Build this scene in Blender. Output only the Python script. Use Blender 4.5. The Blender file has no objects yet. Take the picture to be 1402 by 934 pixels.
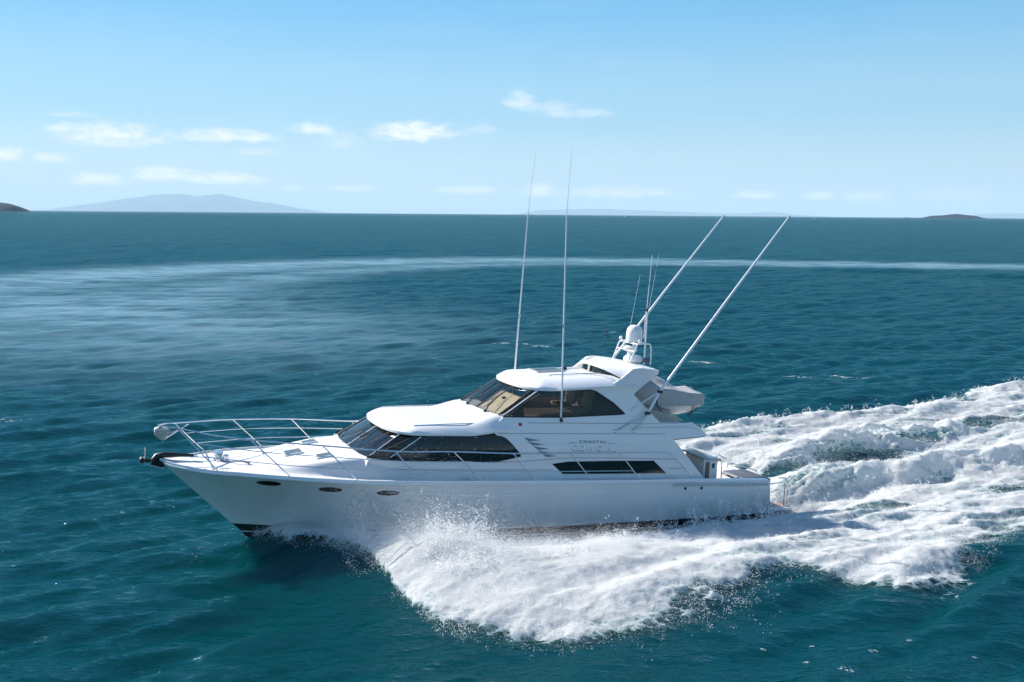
import bpy, bmesh, math, random
import numpy as np
from mathutils import Vector, Matrix
from mathutils.geometry import delaunay_2d_cdt

R = math.radians
SC = bpy.context.scene
COL = SC.collection
rng = np.random.default_rng(7)
random.seed(7)

# ------------------------------------------------------------------ camera
CAM_H = 9.71
cam_d = bpy.data.cameras.new('camera')
cam = bpy.data.objects.new('camera', cam_d)
COL.objects.link(cam)
cam_d.sensor_width = 36.0
cam_d.lens = 1400.0 / 1402.0 * 36.0
cam_d.clip_start = 0.1
cam_d.clip_end = 400000.0
cam.location = (0, 0, CAM_H)
pitch, roll = 0.12324, 0.007846
fw = Vector((0, math.cos(pitch), -math.sin(pitch)))
r0 = Vector((1, 0, 0)); u0 = r0.cross(fw)
rr = math.cos(roll) * r0 + math.sin(roll) * u0
uu = -math.sin(roll) * r0 + math.cos(roll) * u0
cam.rotation_euler = Matrix((rr, uu, -fw)).transposed().to_euler()
SC.camera = cam

# ------------------------------------------------------------------ light
SUN_EL, SUN_AZ = R(34.5), R(-57.0)      # azimuth measured from +Y towards +X
world = bpy.data.worlds.new('World'); SC.world = world
world.use_nodes = True
wt = world.node_tree
for n in list(wt.nodes): wt.nodes.remove(n)

def wn(t, **kw):
    n = wt.nodes.new(t)
    for k, v in kw.items(): setattr(n, k, v)
    return n
def wmath(op, a, b=None, clamp=False):
    n = wn('ShaderNodeMath', operation=op, use_clamp=clamp)
    for i, v in enumerate((a, b)):
        if v is None: continue
        if isinstance(v, (int, float)): n.inputs[i].default_value = v
        else: wt.links.new(v, n.inputs[i])
    return n.outputs[0]
sky = wn('ShaderNodeTexSky', sky_type='NISHITA')
sky.sun_disc = False
sky.sun_elevation = SUN_EL
sky.sun_rotation = SUN_AZ
sky.altitude = 0; sky.air_density = 1.0; sky.dust_density = 0.3; sky.ozone_density = 3.0
tc = wn('ShaderNodeTexCoord')
sep = wn('ShaderNodeSeparateXYZ'); wt.links.new(tc.outputs['Generated'], sep.inputs[0])
az = wmath('ARCTAN2', sep.outputs[0], sep.outputs[1])
el = wmath('ARCSINE', sep.outputs[2])
ns = wn('ShaderNodeTexNoise'); ns.inputs['Scale'].default_value = 1.0
ns.inputs['Detail'].default_value = 7; ns.inputs['Roughness'].default_value = 0.66
cmb = wn('ShaderNodeCombineXYZ')
wt.links.new(wmath('MULTIPLY', az, 60.0), cmb.inputs[0]); wt.links.new(wmath('MULTIPLY', el, 150.0), cmb.inputs[1])
wt.links.new(cmb.outputs[0], ns.inputs['Vector'])
CLOUDS = [(-0.4095, 0.0707, 0.0157, 0.005, 0.7), (-0.3707, 0.0657, 0.0371, 0.0107, 0.8), (-0.4183, 0.0458, 0.0157, 0.0043, 0.6),
 (-0.4569, 0.0471, 0.0157, 0.0064, 0.8), (-0.2728, 0.0687, 0.0443, 0.0064, 0.75), (-0.2422, 0.0555, 0.0179, 0.0036, 0.4),
 (-0.1895, 0.0775, 0.0186, 0.0057, 0.7), (-0.1645, 0.0665, 0.0179, 0.0086, 0.3), (-0.0968, 0.0758, 0.0357, 0.0093, 0.95),
 (0.0059, 0.1063, 0.0143, 0.0093, 0.5), (0.0571, 0.0957, 0.0321, 0.005, 0.4), (-0.3813, 0.0274, 0.025, 0.0057, 0.7),
 (-0.3252, 0.0331, 0.0271, 0.0071, 0.9), (-0.2738, 0.03, 0.0371, 0.0057, 0.7), (-0.1526, 0.0228, 0.02, 0.0029, 0.5),
 (-0.0442, 0.0225, 0.0243, 0.0043, 0.75), (0.0264, 0.0217, 0.0186, 0.0064, 0.8), (0.1004, 0.0208, 0.0429, 0.0057, 0.6),
 (0.2289, 0.0193, 0.0186, 0.0043, 0.7), (0.287, 0.0188, 0.0143, 0.0043, 0.6), (0.3288, 0.0175, 0.02, 0.005, 0.5),
 (0.3997, 0.0183, 0.0286, 0.0057, 0.25), (-0.4001, 0.0837, 0.0179, 0.0029, 0.3), (-0.0339, 0.08, 0.0143, 0.005, 0.3),
 (-0.2107, 0.0228, 0.0143, 0.0029, 0.3), (0.030, 0.101, 0.03, 0.0055, 0.38),
 (-0.75, 0.06, 0.05, 0.011, 0.7), (-0.62, 0.035, 0.06, 0.007, 0.7), (0.62, 0.03, 0.05, 0.007, 0.5), (0.8, 0.05, 0.05, 0.01, 0.5)]
tot = None
nz = wmath('MULTIPLY', wmath('SUBTRACT', ns.outputs[0], 0.5), 3.4)
for a0, e0, wa, we, st in CLOUDS:
    dx = wmath('DIVIDE', wmath('SUBTRACT', az, a0), wa * 1.25)
    dy = wmath('DIVIDE', wmath('SUBTRACT', el, e0), we * 1.35)
    # flatter underside: stretch the offset below the middle of the cloud
    dy = wmath('MAXIMUM', dy, wmath('MULTIPLY', dy, -1.5))
    d2 = wmath('ADD', wmath('MULTIPLY', dx, dx), wmath('MULTIPLY', dy, dy))
    m = wmath('ADD', wmath('SUBTRACT', 1.0, d2), nz)
    sm = wn('ShaderNodeMapRange', interpolation_type='SMOOTHSTEP')
    sm.inputs['From Min'].default_value = -0.35; sm.inputs['From Max'].default_value = 1.7
    sm.inputs['To Max'].default_value = min(1.0, st * (1.55 if e0 < 0.04 else 1.0))
    wt.links.new(m, sm.inputs['Value'])
    # no influence far away from the cloud
    cut = wmath('SUBTRACT', 2.6, d2, True)
    v = wmath('MULTIPLY', sm.outputs[0], cut)
    tot = v if tot is None else wmath('MAXIMUM', tot, v)
# a thin veil of high haze-cloud, broken up by wide noise
ns2 = wn('ShaderNodeTexNoise'); ns2.inputs['Scale'].default_value = 1.0; ns2.inputs['Detail'].default_value = 4
cmb2 = wn('ShaderNodeCombineXYZ')
wt.links.new(wmath('MULTIPLY', az, 7.0), cmb2.inputs[0]); wt.links.new(wmath('MULTIPLY', el, 40.0), cmb2.inputs[1])
wt.links.new(cmb2.outputs[0], ns2.inputs['Vector'])
veil = wmath('MULTIPLY', wmath('SUBTRACT', ns2.outputs[0], 0.5, True), 0.12)
tot = wmath('MAXIMUM', tot, veil)
mix = wn('ShaderNodeMix', data_type='RGBA')
wt.links.new(tot, mix.inputs[0])
# the lowest degrees of the sky: pale at the horizon, clear blue a little higher, a touch paler towards the sun
ramp = wn('ShaderNodeValToRGB'); cr = ramp.color_ramp; cr.interpolation = 'EASE'
for pos, c in ((0.0, (3.2, 3.95, 4.25)), (0.08, (2.6, 3.75, 4.4)), (0.2, (1.75, 3.35, 4.45)), (0.40, (0.85, 2.65, 4.5)), (1.0, (0.50, 1.65, 3.6))):
    e = cr.elements[0] if pos == 0 else (cr.elements[-1] if pos == 1.0 else cr.elements.new(pos)); e.position = pos; e.color = (c[0] / 6, c[1] / 6, c[2] / 6, 1)
wt.links.new(wmath('DIVIDE', el, R(30.0), True), ramp.inputs[0])
rs = wn('ShaderNodeVectorMath', operation='SCALE'); rs.inputs[3].default_value = 5.75; wt.links.new(ramp.outputs[0], rs.inputs[0])
sunny = wmath('ADD', 0.93, wmath('MULTIPLY', wmath('COSINE', wmath('SUBTRACT', az, SUN_AZ)), 0.17))
rs2 = wn('ShaderNodeVectorMath', operation='SCALE'); wt.links.new(rs.outputs[0], rs2.inputs[0]); wt.links.new(sunny, rs2.inputs[3])
low = wn('ShaderNodeMapRange', interpolation_type='SMOOTHSTEP'); low.inputs['From Min'].default_value = R(30.0); low.inputs['From Max'].default_value = R(75.0); low.inputs['To Min'].default_value = 0.92; low.inputs['To Max'].default_value = 0.0
wt.links.new(el, low.inputs['Value'])
skym = wn('ShaderNodeMix', data_type='RGBA'); wt.links.new(low.outputs[0], skym.inputs[0]); wt.links.new(sky.outputs[0], skym.inputs[6]); wt.links.new(rs2.outputs[0], skym.inputs[7])
wt.links.new(skym.outputs[2], mix.inputs[6])
mix.inputs[7].default_value = (6.2, 5.95, 5.85, 1)
bg = wn('ShaderNodeBackground'); bg.inputs['Strength'].default_value = 0.10
out = wn('ShaderNodeOutputWorld')
wt.links.new(mix.outputs[2], bg.inputs[0]); wt.links.new(bg.outputs[0], out.inputs[0])

sun_d = bpy.data.lights.new('sun', 'SUN'); sun_d.energy = 4.5; sun_d.angle = R(0.5); sun_d.color = (1.0, 0.945, 0.87)
sun = bpy.data.objects.new('sun', sun_d); COL.objects.link(sun)
sd = Vector((math.sin(SUN_AZ) * math.cos(SUN_EL), math.cos(SUN_AZ) * math.cos(SUN_EL), math.sin(SUN_EL)))
sun.rotation_euler = sd.to_track_quat('Z', 'Y').to_euler()

SC.view_settings.view_transform = 'Standard'
SC.view_settings.look = 'None'
SC.view_settings.gamma = 1.0
SC.view_settings.exposure = 1.0
SC.view_settings.use_curve_mapping = False
SC.cycles.use_denoising = True
SC.cycles.max_bounces = 10
SC.cycles.diffuse_bounces = 4
SC.cycles.glossy_bounces = 4
SC.cycles.transparent_max_bounces = 24
SC.cycles.transmission_bounces = 6
SC.cycles.volume_bounces = 2
SC.cycles.caustics_reflective = False
SC.cycles.caustics_refractive = False

# ------------------------------------------------------------------ materials
def mat(name, col, rough=0.5, metal=0.0, spec=0.5, coat=0.0, bump=None, var=None, coat_rough=0.05):
    m = bpy.data.materials.new(name); m.use_nodes = True
    nt = m.node_tree; p = nt.nodes['Principled BSDF']
    p.inputs['Base Color'].default_value = (*col, 1); p.inputs['Roughness'].default_value = rough
    p.inputs['Metallic'].default_value = metal; p.inputs['Specular IOR Level'].default_value = spec
    p.inputs['Coat Weight'].default_value = coat; p.inputs['Coat Roughness'].default_value = coat_rough
    t = nt.nodes.new('ShaderNodeTexCoord')
    if var:                                # slight patchiness of the surface itself: (scale, amount)
        n = nt.nodes.new('ShaderNodeTexNoise'); n.inputs['Scale'].default_value = var[0]; n.inputs['Detail'].default_value = 6
        nt.links.new(t.outputs['Object'], n.inputs['Vector'])
        mr = nt.nodes.new('ShaderNodeMapRange'); mr.inputs['From Min'].default_value = 0.3; mr.inputs['From Max'].default_value = 0.7
        mr.inputs['To Min'].default_value = 1 - var[1]; mr.inputs['To Max'].default_value = 1.0
        nt.links.new(n.outputs[0], mr.inputs['Value'])
        x = nt.nodes.new('ShaderNodeMix'); x.data_type = 'RGBA'; x.blend_type = 'MULTIPLY'; x.inputs[0].default_value = 1
        x.inputs[6].default_value = (*col, 1); nt.links.new(mr.outputs[0], x.inputs[7])
        nt.links.new(x.outputs[2], p.inputs['Base Color'])
    if bump:
        n = nt.nodes.new('ShaderNodeTexNoise'); n.inputs['Scale'].default_value = bump[0]; n.inputs['Detail'].default_value = 5
        nt.links.new(t.outputs['Object'], n.inputs['Vector'])
        b = nt.nodes.new('ShaderNodeBump'); b.inputs['Strength'].default_value = bump[1]; b.inputs['Distance'].default_value = bump[2]
        nt.links.new(n.outputs[0], b.inputs['Height']); nt.links.new(b.outputs[0], p.inputs['Normal'])
    return m

M = {}
M['gel'] = mat('white_gelcoat', (0.80, 0.785, 0.765), 0.26, coat=0.15, var=(0.9, 0.05), bump=(1.3, 0.05, 0.02))
M['nonskid'] = mat('nonskid_deck', (0.72, 0.70, 0.68), 0.6, var=(2.0, 0.06), bump=(140, 0.25, 0.004))
M['antifoul'] = mat('black_antifouling', (0.012, 0.012, 0.014), 0.45, var=(3, 0.4))
M['rubber'] = mat('black_rubber', (0.015, 0.015, 0.016), 0.5)
M['steel'] = mat('polished_steel', (0.75, 0.74, 0.73), 0.16, metal=1.0)
M['alu'] = mat('white_aluminium', (0.74, 0.75, 0.76), 0.32, coat=0.2)
M['darkglass'] = mat('dark_tinted_glass', (0.008, 0.009, 0.010), 0.03, spec=0.6)
M['greyglass'] = mat('acrylic_hatch', (0.10, 0.11, 0.12), 0.12)
M['cream'] = mat('cream_vinyl', (0.70, 0.60, 0.36), 0.5, var=(5, 0.08))
M['brown'] = mat('brown_trim', (0.20, 0.14, 0.10), 0.55)
M['grey'] = mat('grey_moulding', (0.36, 0.36, 0.38), 0.5)
M['cover'] = mat('grey_canvas_cover', (0.46, 0.44, 0.43), 0.85, var=(4, 0.15), bump=(7, 0.5, 0.03))
M['anchor'] = mat('black_anchor_steel', (0.018, 0.02, 0.018), 0.4)
M['red'] = mat('red_lens', (0.35, 0.01, 0.03), 0.2)
M['silver'] = mat('silver_lettering', (0.92, 0.94, 0.95), 0.3, coat=.5)
M['lettershade'] = mat('painted_letter_shade', (0.16, 0.19, 0.24), 0.4)  # shade on the letters' lower edges, put into the colour
M['slate'] = mat('slate_lettering', (0.22, 0.26, 0.32), 0.4)
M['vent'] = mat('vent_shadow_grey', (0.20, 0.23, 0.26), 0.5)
M['teak'] = mat('teak_planking', (0.42, 0.29, 0.22), 0.6, var=(6, 0.3), bump=(30, 0.3, 0.01))
M['navy'] = mat('dark_blue_grey_cushion', (0.09, 0.10, 0.13), 0.6, var=(5, 0.2))
M['beige'] = mat('beige_moulding', (0.46, 0.41, 0.34), 0.5, var=(3, 0.08))
M['pad'] = mat('weathered_canvas', (0.55, 0.53, 0.47), 0.8, var=(9, 0.35))

def glass_mat():
    m = bpy.data.materials.new('smoked_glass'); m.use_nodes = True
    nt = m.node_tree
    for n in list(nt.nodes): nt.nodes.remove(n)
    o = nt.nodes.new('ShaderNodeOutputMaterial'); mx = nt.nodes.new('ShaderNodeMixShader')
    t = nt.nodes.new('ShaderNodeBsdfTransparent'); t.inputs[0].default_value = (0.64, 0.63, 0.61, 1)
    g = nt.nodes.new('ShaderNodeBsdfGlossy'); g.inputs['Roughness'].default_value = 0.02
    fr = nt.nodes.new('ShaderNodeFresnel'); fr.inputs[0].default_value = 1.32
    ge = nt.nodes.new('ShaderNodeNewGeometry'); io = nt.nodes.new('ShaderNodeMapRange'); io.inputs['To Min'].default_value = 1.45; io.inputs['To Max'].default_value = 1 / 1.45
    nt.links.new(ge.outputs['Backfacing'], io.inputs['Value']); nt.links.new(io.outputs[0], fr.inputs[0])      # same reflectance from either side of the thin pane
    nt.links.new(fr.outputs[0], mx.inputs[0]); nt.links.new(t.outputs[0], mx.inputs[1]); nt.links.new(g.outputs[0], mx.inputs[2])
    nt.links.new(mx.outputs[0], o.inputs[0])
    return m
M['glass'] = glass_mat()

# ------------------------------------------------------------------ object helpers
def tag(o, label=None, cat=None, group=None, kind=None):
    if label: o['label'] = label
    if cat: o['category'] = cat
    if group: o['group'] = group
    if kind: o['kind'] = kind
    return o
def empty(name, loc=(0, 0, 0), parent=None):
    o = bpy.data.objects.new(name, None); COL.objects.link(o); o.location = loc; o.empty_display_size = 0.3
    if parent: o.parent = parent
    return o

class MB:
    """collects shapes given in boat coordinates (a aft, p port, u up) and links them as one mesh"""
    def __init__(s): s.v = []; s.f = []; s.m = []
    def add(s, verts, faces, mi=0):
        o = len(s.v); s.v += [tuple(v) for v in verts]
        for f in faces: s.f.append(tuple(i + o for i in f)); s.m.append(mi)
        return s
    def grid(s, pts, mi=0, close=False):
        n, k = len(pts), len(pts[0])
        vs = [q for row in pts for q in row]; fs = []
        for i in range(n - 1):
            for j in range(k - 1 + (1 if close else 0)):
                j2 = (j + 1) % k
                fs.append((i * k + j, i * k + j2, (i + 1) * k + j2, (i + 1) * k + j))
        return s.add(vs, fs, mi)
    def box(s, lo, hi, mi=0, taper=0.0):
        (x0, y0, z0), (x1, y1, z1) = lo, hi
        t = taper
        v = [(x0, y0, z0), (x1, y0, z0), (x1, y1, z0), (x0, y1, z0), (x0 + t, y0 + t, z1), (x1 - t, y0 + t, z1), (x1 - t, y1 - t, z1), (x0 + t, y1 - t, z1)]
        return s.add(v, [(0, 3, 2, 1), (4, 5, 6, 7), (0, 1, 5, 4), (1, 2, 6, 5), (2, 3, 7, 6), (3, 0, 4, 7)], mi)
    def tube(s, path, r, seg=8, mi=0, cap=True):
        P = [Vector(q) for q in path]; n = len(P)
        rs = r if isinstance(r, (list, tuple)) else [r] * n
        rings = []; up = None
        for i in range(n):
            d = (P[min(i + 1, n - 1)] - P[max(i - 1, 0)]).normalized()
            if up is None:
                up = Vector((0, 0, 1)) if abs(d.z) < 0.9 else Vector((1, 0, 0))
            x = d.cross(up).normalized(); y = x.cross(d).normalized(); up = y
            rings.append([tuple(P[i] + rs[i] * (math.cos(2 * math.pi * k / seg) * x + math.sin(2 * math.pi * k / seg) * y)) for k in range(seg)])
        o = len(s.v); s.grid(rings, mi, close=True)
        if cap:
            s.f.append(tuple(o + k for k in range(seg))); s.m.append(mi)
            s.f.append(tuple(o + (n - 1) * seg + k for k in reversed(range(seg)))); s.m.append(mi)
        return s
    def lathe(s, c, prof, seg=20, mi=0, axis=(0, 0, 1)):
        q = Vector((0, 0, 1)).rotation_difference(Vector(axis))
        rows = []
        for r, z in prof:
            rows.append([tuple(Vector(c) + q @ Vector((r * math.cos(2 * math.pi * k / seg), r * math.sin(2 * math.pi * k / seg), z))) for k in range(seg)])
        return s.grid(rows, mi, close=True)
    def prism(s, poly, p0, p1, mi=0):
        """(a,u) outline between two port offsets"""
        n = len(poly)
        v = [(a, p0, u) for a, u in poly] + [(a, p1, u) for a, u in poly]
        return s.add(v, [tuple(range(n)), tuple(reversed(range(n, 2 * n)))] + [(i, (i + 1) % n, n + (i + 1) % n, n + i) for i in range(n)], mi)
    def build(s, name, mats, parent=None, smooth=True, angle=38, bevel=0.0, label=None, rec=True):
        me = bpy.data.meshes.new(name)
        me.from_pydata([(a, -p, u) for a, p, u in s.v], [], s.f)
        for mm in (mats if isinstance(mats, (list, tuple)) else [mats]): me.materials.append(mm)
        me.polygons.foreach_set('material_index', s.m)
        bm = bmesh.new(); bm.from_mesh(me)
        bmesh.ops.remove_doubles(bm, verts=bm.verts, dist=0.0004)
        if rec: bmesh.ops.recalc_face_normals(bm, faces=bm.faces)
        if bevel:
            es = [e for e in bm.edges if len(e.link_faces) == 2 and e.calc_face_angle(0) > R(40)]
            bmesh.ops.bevel(bm, geom=es, offset=bevel, segments=2, profile=0.5, affect='EDGES', clamp_overlap=True)
        for f in bm.faces: f.smooth = smooth
        for e in bm.edges:
            if len(e.link_faces) == 2 and e.calc_face_angle(0) > R(angle): e.smooth = False
        bm.to_mesh(me); bm.free()
        o = bpy.data.objects.new(name, me); COL.objects.link(o)
        if parent: o.parent = parent
        if label: o['label'] = label
        return o

def sm(x, a, b):
    t = np.clip((np.asarray(x, float) - a) / (b - a), 0, 1); return t * t * (3 - 2 * t)
def ip(x, xs, ys): return np.interp(x, xs, ys)
def curve(pts, n=8):
    """Catmull-Rom through the points"""
    P = [Vector(q) for q in pts]; out = []
    for i in range(len(P) - 1):
        p0 = P[max(i - 1, 0)]; p1 = P[i]; p2 = P[i + 1]; p3 = P[min(i + 2, len(P) - 1)]
        for k in range(n):
            t = k / n
            out.append(tuple(0.5 * ((2 * p1) + (-p0 + p2) * t + (2 * p0 - 5 * p1 + 4 * p2 - p3) * t * t + (-p0 + 3 * p1 - 3 * p2 + p3) * t ** 3)))
    out.append(tuple(P[-1])); return out

# ------------------------------------------------------------------ boat frame
TH, TA = R(24.4), R(3.4)
A0 = np.array([math.cos(TH), math.sin(TH)]); P0 = np.array([math.sin(TH), -math.cos(TH)])
S3 = (-9.9992, 28.3605, 2.7578)
S2 = np.array(S3[:2])
A_ = Vector((math.cos(TA) * math.cos(TH), math.cos(TA) * math.sin(TH), -math.sin(TA)))
P_ = Vector((math.sin(TH), -math.cos(TH), 0))
U_ = Vector((math.sin(TA) * math.cos(TH), math.sin(TA) * math.sin(TH), math.cos(TA)))
BOAT_M = Matrix((A_, -P_, U_)).transposed()

# ------------------------------------------------------------------ sea surface
def hash2(ix, iy, seed):
    h = (ix.astype(np.int64) * 374761393 + iy.astype(np.int64) * 668265263 + seed * 1442695041) & 0xffffffff
    h = ((h ^ (h >> 13)) * 1274126177) & 0xffffffff
    return ((h ^ (h >> 16)) & 0xffff) / 65535.0
def vnoise(x, y, seed=0):
    ix = np.floor(x); iy = np.floor(y); fx = x - ix; fy = y - iy
    fx = fx * fx * fx * (fx * (fx * 6 - 15) + 10); fy = fy * fy * fy * (fy * (fy * 6 - 15) + 10)
    a = hash2(ix, iy, seed); b = hash2(ix + 1, iy, seed); c = hash2(ix, iy + 1, seed); d = hash2(ix + 1, iy + 1, seed)
    return (a * (1 - fx) + b * fx) * (1 - fy) + (c * (1 - fx) + d * fx) * fy
def fbm(x, y, seed=0, oct=4, gain=0.5):
    s = 0; w = 1; t = 0
    for i in range(oct):
        s = s + w * vnoise(x + 17.3 * i, y - 9.1 * i, seed + i); t += w; w *= gain; x = x * 2.03; y = y * 2.03
    return s / t
def billow(x, y, seed=0, oct=4, gain=0.55):
    s = 0; w = 1; t = 0
    for i in range(oct):
        s = s + w * np.abs(2 * vnoise(x + 11.7 * i, y + 5.3 * i, seed + i) - 1); t += w; w *= gain
        c, sn = math.cos(0.6 + i), math.sin(0.6 + i)
        x, y = (c * x - sn * y) * 2.1, (sn * x + c * y) * 2.1
    return s / t

wr = np.random.default_rng(11)
WAVES = []
for lam in np.geomspace(0.5, 16.0, 70):
    ang = R(118) + wr.normal(0, 0.33)
    slope = 0.060 if lam < 2.4 else (0.030 if lam < 5 else 0.010)
    WAVES.append((2 * math.pi / lam, math.cos(ang), math.sin(ang), slope * lam / (2 * math.pi) * wr.uniform(0.6, 1.3), wr.uniform(0, 6.28), lam))
def ridge_p(a): return ip(a, [2.0, 5, 8, 13, 18, 30, 60], [0.6, 3.4, 6.2, 7.4, 9.2, 11.5, 17])
def boat_coords(x, y):
    dx = x - S2[0]; dy = y - S2[1]
    return dx * A0[0] + dy * A0[1], dx * P0[0] + dy * P0[1]
def ring_step(r): return np.maximum(0.0030 * r, 0.02)
def sea_height(x, y):
    r = np.hypot(x, y); a, p = boat_coords(x, y); ap = np.abs(p)
    dr = ring_step(r)
    calm = 1 - 0.62 * sm(a, 0.8, 3.0) * (1 - sm(a, 9, 16)) * sm(p, -1, 2) * (1 - sm(p - ridge_p(a), 5, 11))
    gust = 0.75 + 0.5 * fbm(x / 23.0, y / 23.0, 5, 3)
    h = np.zeros_like(x)
    for k, c, s, amp, ph, lam in WAVES:
        w = np.clip((lam / dr - 2.5) / 3.0, 0, 1)
        if w.max() <= 0: continue
        w = w * (calm if lam < 4 else 1.0)
        q = k * (c * x + s * y) + ph
        sn = np.sin(q)
        h += w * gust * amp * (sn + 0.18 * np.cos(2 * q))
    # the boat's own waves
    pc = ridge_p(a); d = ap - pc
    amp = 0.50 * sm(a, 1.6, 4.2) * (1 - 0.35 * sm(a, 10, 16)) * (1 - sm(a, 30, 60))
    h += amp * np.where(d > 0, np.exp(-(d / 2.9) ** 2), np.exp(-(d / 1.5) ** 2))
    h -= 0.48 * np.exp(-((ap - 2.7) / 1.1) ** 2) * sm(a, 6.5, 10) * (1 - sm(a, 21, 27))
    h -= 0.45 * (ap < 2.7) * sm(a, 6.5, 10) * (1 - sm(a, 20, 23))
    # low swell crossing far behind, right of the photograph's middle
    h += 0.55 * np.exp(-((y - 186 + 0.12 * (x - 70)) / 2.2) ** 2) * np.exp(-((x - 66) / 9.0) ** 2)
    h += 0.50 * np.exp(-((y - 173 + 0.22 * (x - 82)) / 2.4) ** 2) * np.exp(-((x - 86) / 11.0) ** 2)
    return h

def np_mesh(name, verts, quads, attrs=None, smooth=True):
    me = bpy.data.meshes.new(name)
    nv, nq = len(verts), len(quads)
    me.vertices.add(nv); me.vertices.foreach_set('co', np.ascontiguousarray(verts, dtype=np.float32).ravel())
    me.loops.add(nq * 4); me.loops.foreach_set('vertex_index', np.ascontiguousarray(quads, dtype=np.int32).ravel())
    me.polygons.add(nq); me.polygons.foreach_set('loop_start', np.arange(0, nq * 4, 4, dtype=np.int32))
    me.polygons.foreach_set('use_smooth', np.full(nq, smooth, dtype=bool))
    me.update(calc_edges=True)
    for k, vals in (attrs or {}).items():
        at = me.attributes.new(k, 'FLOAT', 'POINT'); at.data.foreach_set('value', np.ascontiguousarray(vals, dtype=np.float32))
    return me
def grid_quads(n, k):
    i = np.arange(n - 1)[:, None] * k + np.arange(k - 1)[None, :]
    return np.stack([i, i + 1, i + k + 1, i + k], -1).reshape(-1, 4)
def link(name, me, mm):
    o = bpy.data.objects.new(name, me); COL.objects.link(o); me.materials.append(mm); return o

# old track of the boat: a long curved band of residual foam and smoothed water
TRACK = np.array([(330, 175), (178, 196), (104, 207), (50, 216), (0, 219), (-28, 205), (-46, 186), (-60, 160), (-68, 132), (-66, 108), (-58, 90), (-45, 78)], float)
TRACK2 = np.array([(330, 165), (178, 188), (104, 199), (40, 205), (4, 202), (-16, 188), (-30, 168), (-38, 142), (-40, 118), (-33, 98), (-22, 84)], float)
def seg_dist(x, y, poly):
    best = np.full(x.shape, 1e9); along = np.zeros(x.shape); acc = 0.0
    for (x0, y0), (x1, y1) in zip(poly[:-1], poly[1:]):
        dx, dy = x1 - x0, y1 - y0; L = math.hypot(dx, dy)
        t = np.clip(((x - x0) * dx + (y - y0) * dy) / (L * L), 0, 1)
        d = np.hypot(x - x0 - t * dx, y - y0 - t * dy)
        m = d < best; best = np.where(m, d, best); along = np.where(m, acc + t * L, along); acc += L
    return best, along
def smooth_poly(P, n=8):
    return np.array([q[:2] for q in curve([(a, b, 0) for a, b in P], n)])
TRACK = smooth_poly(TRACK, 4); TRACK2 = smooth_poly(TRACK2, 4)

rings = [6.0]
while rings[-1] < 138000: rings.append(rings[-1] + float(ring_step(rings[-1])) * (1.0 if rings[-1] < 260 else 1.0 + (rings[-1] - 260) / 2500))
rings = np.array(rings)
front = np.linspace(R(-42), R(42), 1250)
back = np.linspace(R(42), R(318), 120)[1:]
azs = np.concatenate([front, back])
RR, AA = np.meshgrid(rings, azs, indexing='ij')
X = (RR * np.sin(AA)).ravel(); Y = (RR * np.cos(AA)).ravel()
near = np.hypot(X, Y) < 2500
Z = np.zeros_like(X); Z[near] = sea_height(X[near], Y[near])
slick = np.zeros_like(X)
nm = np.hypot(X, Y) < 600
d1, l1 = seg_dist(X[nm], Y[nm], TRACK); d2, l2 = seg_dist(X[nm], Y[nm], TRACK2)
wid1 = ip(l1, [0, 300, 420, 520, 600], [9, 11, 16, 20, 20]); wid2 = ip(l2, [0, 300, 420, 500, 600], [4, 5, 11, 15, 16])
st1 = ip(l1, [0, 330, 420, 480, 560], [0.7, 0.9, 0.9, 0.7, 0.45]); st2 = ip(l2, [0, 300, 400, 480, 560], [0.3, 0.7, 0.6, 0.5, 0.3])
s1 = st1 * np.exp(-(d1 / wid1) ** 2); s2 = st2 * np.exp(-(d2 / wid2) ** 2)
stre = fbm(X[nm] / 9.0, Y[nm] / 2.2, 31, 4)
s3 = 0.75 * np.exp(-((X[nm] + 44) / 20) ** 2 - ((Y[nm] - 104) / 30) ** 2) + 0.45 * np.exp(-((X[nm] + 20) / 16) ** 2 - ((Y[nm] - 82) / 18) ** 2)
slick[nm] = np.clip(np.maximum(np.maximum(s1, s2), s3) * (0.7 + 0.6 * sm(stre, .3, .7)), 0, 1)
k = len(azs)
q = grid_quads(len(rings), k)
ring_close = (np.arange(len(rings) - 1)[:, None] * k + np.array([[k - 1, 0]]))
qc = np.stack([ring_close[:, 0], ring_close[:, 1], ring_close[:, 1] + k, ring_close[:, 0] + k], -1)
sea_me = np_mesh('sea', np.stack([X, Y, Z], -1), np.concatenate([q, qc]), {'slick': slick})

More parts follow.
